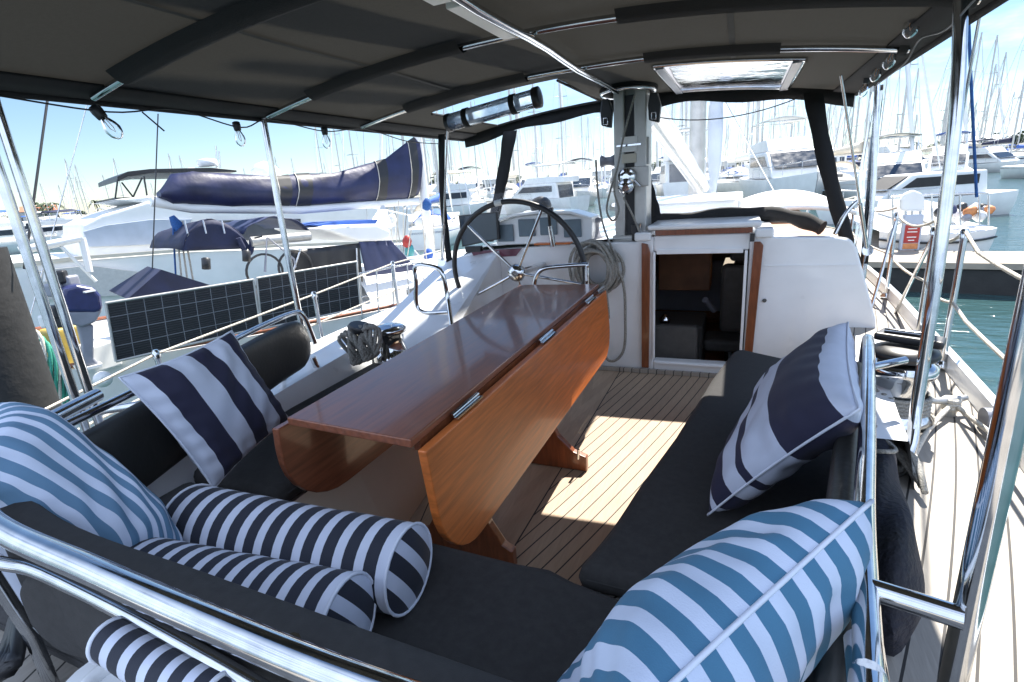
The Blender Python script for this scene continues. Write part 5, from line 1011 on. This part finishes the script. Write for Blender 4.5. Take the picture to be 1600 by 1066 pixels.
top_ = [vs[i*5] for i in range(n_+1)]; o.add(top_+[(top_[-1][0], yb_+7, -.2), (top_[0][0], yb_+7, -.2)], [tuple(range(n_+3))]); o.build('hull', 'gelw', rs_)
q = MB(); q.tube([(a[0], a[1]-.02, a[2]-.16) for a in top_], .022, 5); q.build('stripe', 'rubber', rs_)
q = MB(); q.box((T(1450, 340).x, yb_+1, -.2), (T(1535, 340).x, yb_+4.5, .18)); q.build('cabin', 'gelw', rs_, bevel=.08)
for px in (1395, 1425, 1456, 1500, 1530, 1545):
    MB().tube([T(px, 352, -.3), T(px, 305, -.3)], .016, 6).build('pushpit_post', 'steel', rs_)
MB().tube([T(1392, 308, -.3), T(1460, 303, -.4), T(1545, 302, -.3)], .016, 6).build('pushpit_rail', 'steel', rs_)
hs_ = world_thing('horseshoe_buoy', 'white rounded liferaft cover on the pushpit of the small yacht', 'life buoy', T(1430, 330)); po = [(1408, 330), (1408, 312), (1414, 303), (1428, 297), (1441, 302), (1446, 312), (1446, 330)]; q = MB(); q.prism([T(*p, -.55) for p in po][::-1], (0, .18, 0)); q.build('cover', 'gelw', hs_, bevel=.04)
MB().tube([T(1415, 330, -.45), T(1415, 350, -.45)], .02, 6).build('bracket', 'steel', hs_); MB().tube([T(1438, 330, -.45), T(1438, 350, -.45)], .02, 6).build('bracket', 'steel', hs_)
rr = random.Random(11)
for i in range(16):
    px = 1466+5.4*i+rr.uniform(-2, 2); py = rr.uniform(322, 343); c0 = T(px, py, rr.uniform(-.3, .6)); s2 = rr.uniform(.06, .13); q = MB(); m_ = ('gelw', 'rubber', 'greym', 'orange', 'navyl', 'gelw')[i % 6]
    q.lathe([(s2*.6, -s2), (s2, -s2*.5), (s2*.9, s2*.5), (s2*.4, s2)], c0, (rr.uniform(-1, 1), .2, rr.uniform(.2, 1)), 8); cn = {'gelw': 'white', 'rubber': 'black', 'greym': 'grey', 'orange': 'orange', 'navyl': 'blue'}[m_]
    tag(q.build('deck_gear', m_), cn+' bundle of gear heaped on the stern of the small yacht by the pontoon', 'gear', cn+' gear on the small yacht')
bp = MB(); bp.box(T(1466, 325, .2)-Vector((0, .1, .0)), T(1484, 304, .2)+Vector((0, .1, 0))); tag(bp.build('folded_screen', 'rubber', bevel=.02), 'black folded panel standing on the small yacht deck', 'panel')
# generic boats
def motorboat(label, loc_, rz_, L_, group=None, canopy='gelw', fly=True, hullm='gelw', winm='glassd'):
    t = thing('motor_boat', label, 'motor boat', loc_, rz_, group); q = MB(); rw_ = hull_mesh(q, L_, L_*.33, L_*.11, L_*.08, .9, -.2); q.build('hull', hullm, t)
    rl = [(h_*.93, y, z+L_*.055) for y, h_, z in rw_[10:-1]]; q = MB(); q.tube(rl+[(-a, b, c) for a, b, c in rl[::-1]], .018, 5)
    for a, b, c in rl[::3]: q.tube([(a, b, c), (a, b, c-L_*.055)], .014, 4); q.tube([(-a, b, c), (-a, b, c-L_*.055)], .014, 4)
    q.build('bow_rail', 'steel', t)
    z0 = L_*.12; q = MB(); B2 = L_*.125; prof = [(L_*.14, z0), (L_*.16, z0+L_*.13), (L_*.55, z0+L_*.13), (L_*.72, z0+.02)]
    q.prism([(-B2, y, z) for y, z in prof], (2*B2, 0, 0)); q.build('cabin', 'gelw', t, bevel=L_*.01)
    for sg in (-1, 1):
        q = MB(); q.add([(sg*(B2+.01), L_*.2, z0+L_*.06), (sg*(B2+.01), L_*.2, z0+L_*.11), (sg*(B2+.01), L_*.53, z0+L_*.11), (sg*(B2+.01), L_*.60, z0+L_*.06)], [(0, 1, 2, 3)]); q.build('window', winm, t, solid=.02)
    q = MB(); q.add([(-B2*.85, L_*.56+.02, z0+L_*.122), (B2*.85, L_*.56+.02, z0+L_*.122), (B2*.85, L_*.68, z0+L_*.05), (-B2*.85, L_*.68, z0+L_*.05)], [(0, 1, 2, 3)]); q.build('windscreen', winm, t, solid=.03)
    q = MB(); q.add([(-B2*.8, L_*.14-.02, z0+.05), (B2*.8, L_*.14-.02, z0+.05), (B2*.8, L_*.155-.02, z0+L_*.11), (-B2*.8, L_*.155-.02, z0+L_*.11)], [(0, 1, 2, 3)]); q.build('stern_door', winm, t, solid=.03)
    if fly:
        z1 = z0+L_*.13; q = MB(); q.prism([(-B2*.9, L_*.08, z1+.01), (-B2*.9, L_*.08, z1+L_*.05), (-B2*.9, L_*.48, z1+L_*.06), (-B2*.9, L_*.55, z1+.01)], (B2*1.8, 0, 0)); q.build('flybridge', 'gelw', t, bevel=L_*.006)
        q = MB(); q.grid(lambda u, v: ((u*2-1)*B2*.95, L_*(.10+.3*v), z1+L_*.15+.02*L_*math.sin(math.pi*u)), 6, 4); q.build('bimini_top', canopy, t, solid=.04)
        q = MB()
        fp = lambda sx, yy, zz: (sx*B2*.85, L_*yy, z1+L_*zz)
        q.tube([fp(-1, .12, .04), fp(-1, .12, .15), fp(1, .12, .15), fp(1, .12, .04), fp(1, .38, .04), fp(1, .38, .15), fp(-1, .38, .15), fp(-1, .38, .04)], .03, 5)
        q.build('bimini_frame', 'steel', t)
    return t
def sailboat(label, loc_, rz_, L_, group=None, cover='navy', hullm='gelw', mh=1.25, furl=True):
    t = thing('sail_boat', label, 'sailing boat', loc_, rz_, group); q = MB(); rw_ = hull_mesh(q, L_, L_*.31, L_*.09, L_*.09, .75, -.2); q.build('hull', hullm, t)
    q = MB()
    for sg in (-1, 1):
        a_ = [(sg*(h_*.985+.012), y, z*.84) for y, h_, z in rw_[:-2]]; b_ = [(sg*(h_*.975+.012), y, z*.76) for y, h_, z in rw_[:-2]]; n_ = len(a_); q.add(a_+b_, [(i, i+1, n_+i+1, n_+i) for i in range(n_-1)])
    a_, b_ = q.v[0], q.v[2*n_]; q.add([q.v[0], q.v[2*n_], q.v[3*n_], q.v[n_]], [(0, 1, 2, 3)]); q.build('sheer_stripe', cover if cover != 'gelw' else 'brown', t)
    for sg in (-1, 1):
        q = MB(); yy = [L_*(.33+.02*i) for i in range(12)]; q.add([(sg*(L_*.10*(1-.3*(y/L_-.28)/.42)+.01), y, L_*.115) for y in yy]+[(sg*(L_*.10*(1-.3*(y/L_-.28)/.42)+.01), y, L_*.13) for y in yy], [(i, i+1, 13+i, 12+i) for i in range(11)]); q.build('window', 'glassd', t, solid=.02)
    q = MB(); z0 = L_*.10; q.grid(lambda u, v: ((u*2-1)*L_*.10*(1-.3*v), L_*(.28+.42*v), z0+L_*.045*(1-abs(2*u-1)**6)*(1-.4*v)*(1 if 0 < v < 1 else .0)), 10, 10); q.build('cabin_top', 'gelw', t)
    m_ = MB(); mh_ = L_*mh; m_.tube([(0, L_*.55, z0), (0, L_*.55, z0+mh_)], L_*.0085, 8); mo_ = m_.build('mast', 'alu', t)
    q = MB()
    sq = lambda x, f_: (x*L_*.07, L_*.55, z0+mh_*f_)
    q.tube([sq(-1, .4), sq(1, .4), sq(0, .405), sq(0, .70), sq(-1, .705), sq(1, .705)], L_*.003, 5)
    q.build('spreaders', 'alu', mo_)
    q = MB(); r_ = L_*.0012+.004
    q.tube([(0, L_*.99, z0), (0, L_*.55, z0+mh_)], r_, 4); q.tube([(0, .0, z0), (0, L_*.55, z0+mh_)], r_, 4)
    for sx in (-1, 1): q.tube([(sx*L_*.14, L_*.55, z0), (sx*L_*.07, L_*.55, z0+mh_*.7), (0, L_*.55, z0+mh_)], r_, 4)
    q.build('rigging', 'alu', t)
    q = MB(); q.tube([(0, L_*.54, z0+L_*.12), (0, L_*.13, z0+L_*.125)], L_*.007, 6); q.build('boom', 'alu', t)
    q = MB(); q.tube([(0, L_*(.54-.04*i), z0+L_*(.15-.0015*i)) for i in range(11)], [L_*.026]+[L_*(.024-.0012*i) for i in range(10)], 8); q.build('sail_cover', cover, t)
    if furl: q = MB(); q.tube([(0, L_*(.97-.40*i/8), z0+L_*.05+mh_*.9*i/8) for i in range(9)], [L_*.004]+[L_*.0085]*6+[L_*.006, L_*.003], 6); q.build('furled_jib', 'gelw', t)
    q = MB(); q.grid(lambda u, v: ((u*2-1)*L_*.10, L_*(.20+.10*v), z0+L_*.03+L_*.06*math.sin(math.pi*u)**.5*(.6+.4*v)), 8, 4); q.build('sprayhood', cover, t, solid=.02)
    return t
def copy_tree(o, parent=None):
    c = o.copy(); COL.objects.link(c)
    if parent: c.parent = parent
    for ch in [k_ for k_ in bpy.data.objects if k_.parent == o]: copy_tree(ch, c)
    return c
def az(px, dist, dx=0):
    v = dv + (px-800)/FPX*rv - ((291-.0752*(px-800))-533)/FPX*uv_; v = Vector((v.x, v.y, 0)).normalized(); return Vector((v.x*dist, v.y*dist, WZ))
# named mid-distance boats
motorboat('white flybridge cruiser with a pale sunshade seen left of the wheel top', az(745, 46), R(150), 9, canopy='cream')
motorboat('white cruiser with pale canopies right of the wheel, beyond the windscreen', az(905, 42), R(70), 9, canopy='gelw')
motorboat('white cruiser with a blue canopy just right of the cockpit mast', az(1070, 66), R(160), 10, canopy='bluec')
motorboat('long white cruiser behind the starboard windscreen strap', az(1265, 66), R(100), 10, canopy='gelw', fly=False)
motorboat('dark blue motor boat moored beyond the pontoon', az(1385, 36), R(175), 8, canopy='cream', hullm='navy')
motorboat('white cruiser with a blue flybridge cover right of the starboard post', az(1482, 56), R(165), 9, canopy='bluec')
mb_ = motorboat('white sports boat with a big dark canopy at the right edge', az(1568, 27), R(110), 6.5, fly=False, winm='pile')
q = MB(); q.grid(lambda u, v: ((u*2-1)*.8, 1.0+2.6*v, .85+.75*math.sin(math.pi*u)**.4*math.sin(math.pi*(.12+.76*v))**.5), 10, 8); q.build('canopy', 'greym', mb_, solid=.03)
motorboat('white cruiser far behind the pontoon, beside the dark blue boat', az(1440, 70), R(80), 8, canopy='cream')
sailboat('white sailing boat with a blue cover, its bow toward the left stanchions', az(655, 22), R(20), 8, cover='bluec')
sailboat('white sailing boat with a tan cover, behind the curtain of the hard dodger', az(690, 34), R(190), 9, cover='cream')
sailboat('white sailing boat with a navy cover moored past the pontoon, left of the starboard post', az(1405, 48), R(30), 8, cover='navy')
sailboat('white sailing boat with a white cover beyond the sports boat at the right edge', az(1590, 60), R(200), 9, cover='gelw')
# the crowd of the marina
rr = random.Random(21)
protos = []
for cov, cn in (('navy', 'navy'), ('bluec', 'blue'), ('gelw', 'white'), ('cream', 'tan')):
    protos.append(('S', cn, cov))
first = {}
def place(kind, key, maker, pos, rz_, s_, dist):
    if key not in first: o = maker(); first[key] = o
    else: o = copy_tree(first[key])
    o.location = pos; o.rotation_euler = (0, 0, rz_); o.scale = (s_, s_, s_*rr.uniform(.92, 1.1)); return o
cnt = 0
rowsd = [(44, 700, 1320, 95), (58, 680, 1340, 62), (78, 660, 1500, 48), (100, 560, 1640, 42), (130, 500, 1640, 34), (170, -60, 1640, 34), (225, -60, 1640, 24)]
for dist, p0_, p1_, step in rowsd:
    px = p0_
    while px < p1_:
        pos = az(px+rr.uniform(-8, 8), dist*rr.uniform(.94, 1.08)); near = dist < 60
        if rr.random() < .72:
            kd = rr.choice(protos); kind = ('S', kd[1], near); lab = (('mid-distance' if near else 'far-off')+' sailing boat with a '+kd[1]+' sail cover in the crowded marina'); grp = ('nearer' if near else 'far')+' sailing boats with '+kd[1]+' covers'
            place('S', kind, lambda kd=kd, lab=lab, grp=grp: sailboat(lab, (0, 0, 0), 0, 10, group=grp, cover=kd[2]), pos, R(rr.choice((0, 180))+rr.uniform(-15, 15)+20), rr.uniform(.8, 1.35), dist)
        else:
            cv = rr.choice(('gelw', 'bluec', 'navy')); cn = {'gelw': 'white', 'bluec': 'blue', 'navy': 'navy'}[cv]; fly = rr.random() < .6; kind = ('M', cn, near, fly); lab = ('mid-distance' if near else 'far-off')+' white motor boat '+('with a '+cn+' flybridge top' if fly else 'without a flybridge')+' in the crowded marina'; grp = ('nearer' if near else 'far')+' motor boats '+(cn+' tops' if fly else 'no flybridge')
            if not fly: kind = ('M', near, 'x')
            place('M', kind, lambda cv=cv, lab=lab, grp=grp, fly=fly: motorboat(lab, (0, 0, 0), 0, 10, group=grp, canopy=cv, fly=fly), pos, R(rr.choice((0, 180))+rr.uniform(-15, 15)+20), rr.uniform(.8, 1.2), dist)
        cnt += 1; px += step*rr.uniform(.7, 1.3)
for dist, p0_, p1_, step in ((62, -40, 660, 46), (88, -60, 660, 36), (120, -60, 700, 28)):
    px = p0_
    while px < p1_:
        pos = az(px+rr.uniform(-8, 8), dist*rr.uniform(.94, 1.08)); cv = rr.choice(('gelw', 'bluec', 'navy')); cn = {'gelw': 'white', 'bluec': 'blue', 'navy': 'navy'}[cv]; fly = rr.random() < .45; near = dist < 70
        lab = ('mid-distance' if near else 'far-off')+' white motor boat '+('with a '+cn+' flybridge top' if fly else 'without a flybridge')+' in the crowded marina'; grp = ('nearer' if near else 'far')+' motor boats '+(cn+' tops' if fly else 'no flybridge')
        kind = ('M', cn, near, fly) if fly else ('M', near, 'x')
        place('M', kind, lambda cv=cv, lab=lab, grp=grp, fly=fly: motorboat(lab, (0, 0, 0), 0, 10, group=grp, canopy=cv, fly=fly), pos, R(rr.choice((0, 180, 90))+rr.uniform(-15, 15)), rr.uniform(.7, .95), dist); px += step*rr.uniform(.8, 1.25)
# shore: trees, palms, sheds
def tree(label, pos, h_, grp, palm=False, seed=0):
    t = thing('palm_tree' if palm else 'shore_tree', label, 'palm' if palm else 'tree', pos, 0, grp); r2_ = random.Random(seed)
    MB().tube([(0, 0, 0), (.1, 0, h_*.5), (0, .1, h_*.75)], [h_*.03, h_*.022, h_*.012], 6).build('trunk', 'bark', t); q = MB()
    if palm:
        for k_ in range(16):
            a = r2_.uniform(0, 6.28); e = r2_.uniform(-.3, .9); L_ = h_*.28; pts = [Vector((math.cos(a)*L_*s, math.sin(a)*L_*s, h_*.75+L_*(e*s-1.1*s*s))) for s in (0, .35, .7, 1)]; sd_ = Vector((-math.sin(a), math.cos(a), 0))*h_*.03
            q.add([p+sd_*(1-i/3.2) for i, p in enumerate(pts)]+[p-sd_*(1-i/3.2) for i, p in enumerate(pts)], [(i, i+1, 5+i, 4+i) for i in range(3)])
    else:
        for k_ in range(260):
            d_ = Vector((r2_.gauss(0, 1), r2_.gauss(0, 1), r2_.gauss(0, .7))).normalized()*r2_.uniform(.3, 1)**.5; c0 = Vector((d_.x*h_*.42, d_.y*h_*.42, h_*.62+d_.z*h_*.33)); s2 = h_*.07; n1 = Vector((r2_.gauss(0, 1), r2_.gauss(0, 1), r2_.gauss(0, 1))).normalized(); n2_ = n1.orthogonal().normalized()
            q.add([c0+n1*s2, c0+n2_*s2*.7, c0-n1*s2, c0-n2_*s2*.7], [(0, 1, 2, 3)])
    q.build('crown', 'foliage', t); return t
tf = tree('bushy tree on the far shore of the marina', (0, 0, 0), 7, 'shore trees', seed=1); tp = tree('palm tree on the far shore', (0, 0, 0), 9, 'shore palms', True, 2); fu = [0, 0]
for i in range(70):
    px = -60+1700*(i+.5)/70+rr.uniform(-10, 10); pos = az(px, rr.uniform(255, 300)); pal = (px < 200 and i % 2 == 0) or rr.random() < .1
    src = tp if pal else tf
    o = src if not fu[pal] else copy_tree(src); fu[pal] = 1; o.location = pos+Vector((0, 0, .8)); s_ = rr.uniform(.7, 1.25); o.scale = (s_*1.3, s_*1.3, s_); o.rotation_euler = (0, 0, rr.uniform(0, 6))
q = MB(); q.grid(lambda u, v: (lambda p: (p.x, p.y, WZ+1.0 if v > .01 else WZ-.5))(az(-250+2050*u, 246 if v < .5 else 420)), 60, 2); struct(q.build('shore', 'concrete'), 'low shore behind the marina')
for i, (px, wdt, hh, m_) in enumerate(((1120, 16, 5, 'buildw'), (1210, 26, 6, 'greyc'), (760, 14, 5, 'buildw'), (960, 20, 5, 'buildw'), (60, 12, 5, 'buildw'), (1300, 18, 5, 'cream'), (520, 15, 4.5, 'buildw'), (1560, 18, 4.5, 'buildw'))):
    bd = thing('shore_building', ('pale shore building seen right of the main mast', 'grey shed on the shore between the main mast and the starboard strap', 'pale shore building left of the wheel top', 'pale long shore building just left of the cockpit mast', 'pale house among the palms at the far left', 'cream shore building behind the starboard strap', 'pale shore building behind the navy sail cover', 'pale shore building at the far right')[i], 'building', az(px, 262)+Vector((0, 0, 1)), R(24)-math.atan2(px-800, 830))
    MB().box((-wdt/2, 0, 0), (wdt/2, 8, hh)).build('walls', m_, bd); MB().prism([(-wdt/2-.5, -.5, hh), (-wdt/2-.5, 8.5, hh), (-wdt/2-.5, 4, hh+2)], (wdt+1, 0, 0)).build('roof', 'roof' if i in (4,) else 'greyc', bd)
    q = MB(); nwin = int(wdt/2.2)
    for k_ in range(nwin):
        q = MB(); x0 = -wdt/2+1+k_*2.2; q.box((x0, -.06, 1.5), (x0+1.1, -.01, 3)); q.build('window', 'glassd', bd)
# rigging of our own seen at the edges
for i, (a, b, r_, l_) in enumerate(((P(75, 150, x=-3.2), P(38, 420, x=-3.0), .006, 'thin dark stay crossing the sky at the far left'), (P(247, 178, x=-4.5), P(238, 420, x=-4.5), .005, 'thin stay dropping past the flybridge of the big motor yacht'))):
    tag(MB().tube([a, b], r_, 6).build('rigging_wire', 'rubber'), l_, 'rigging wire')
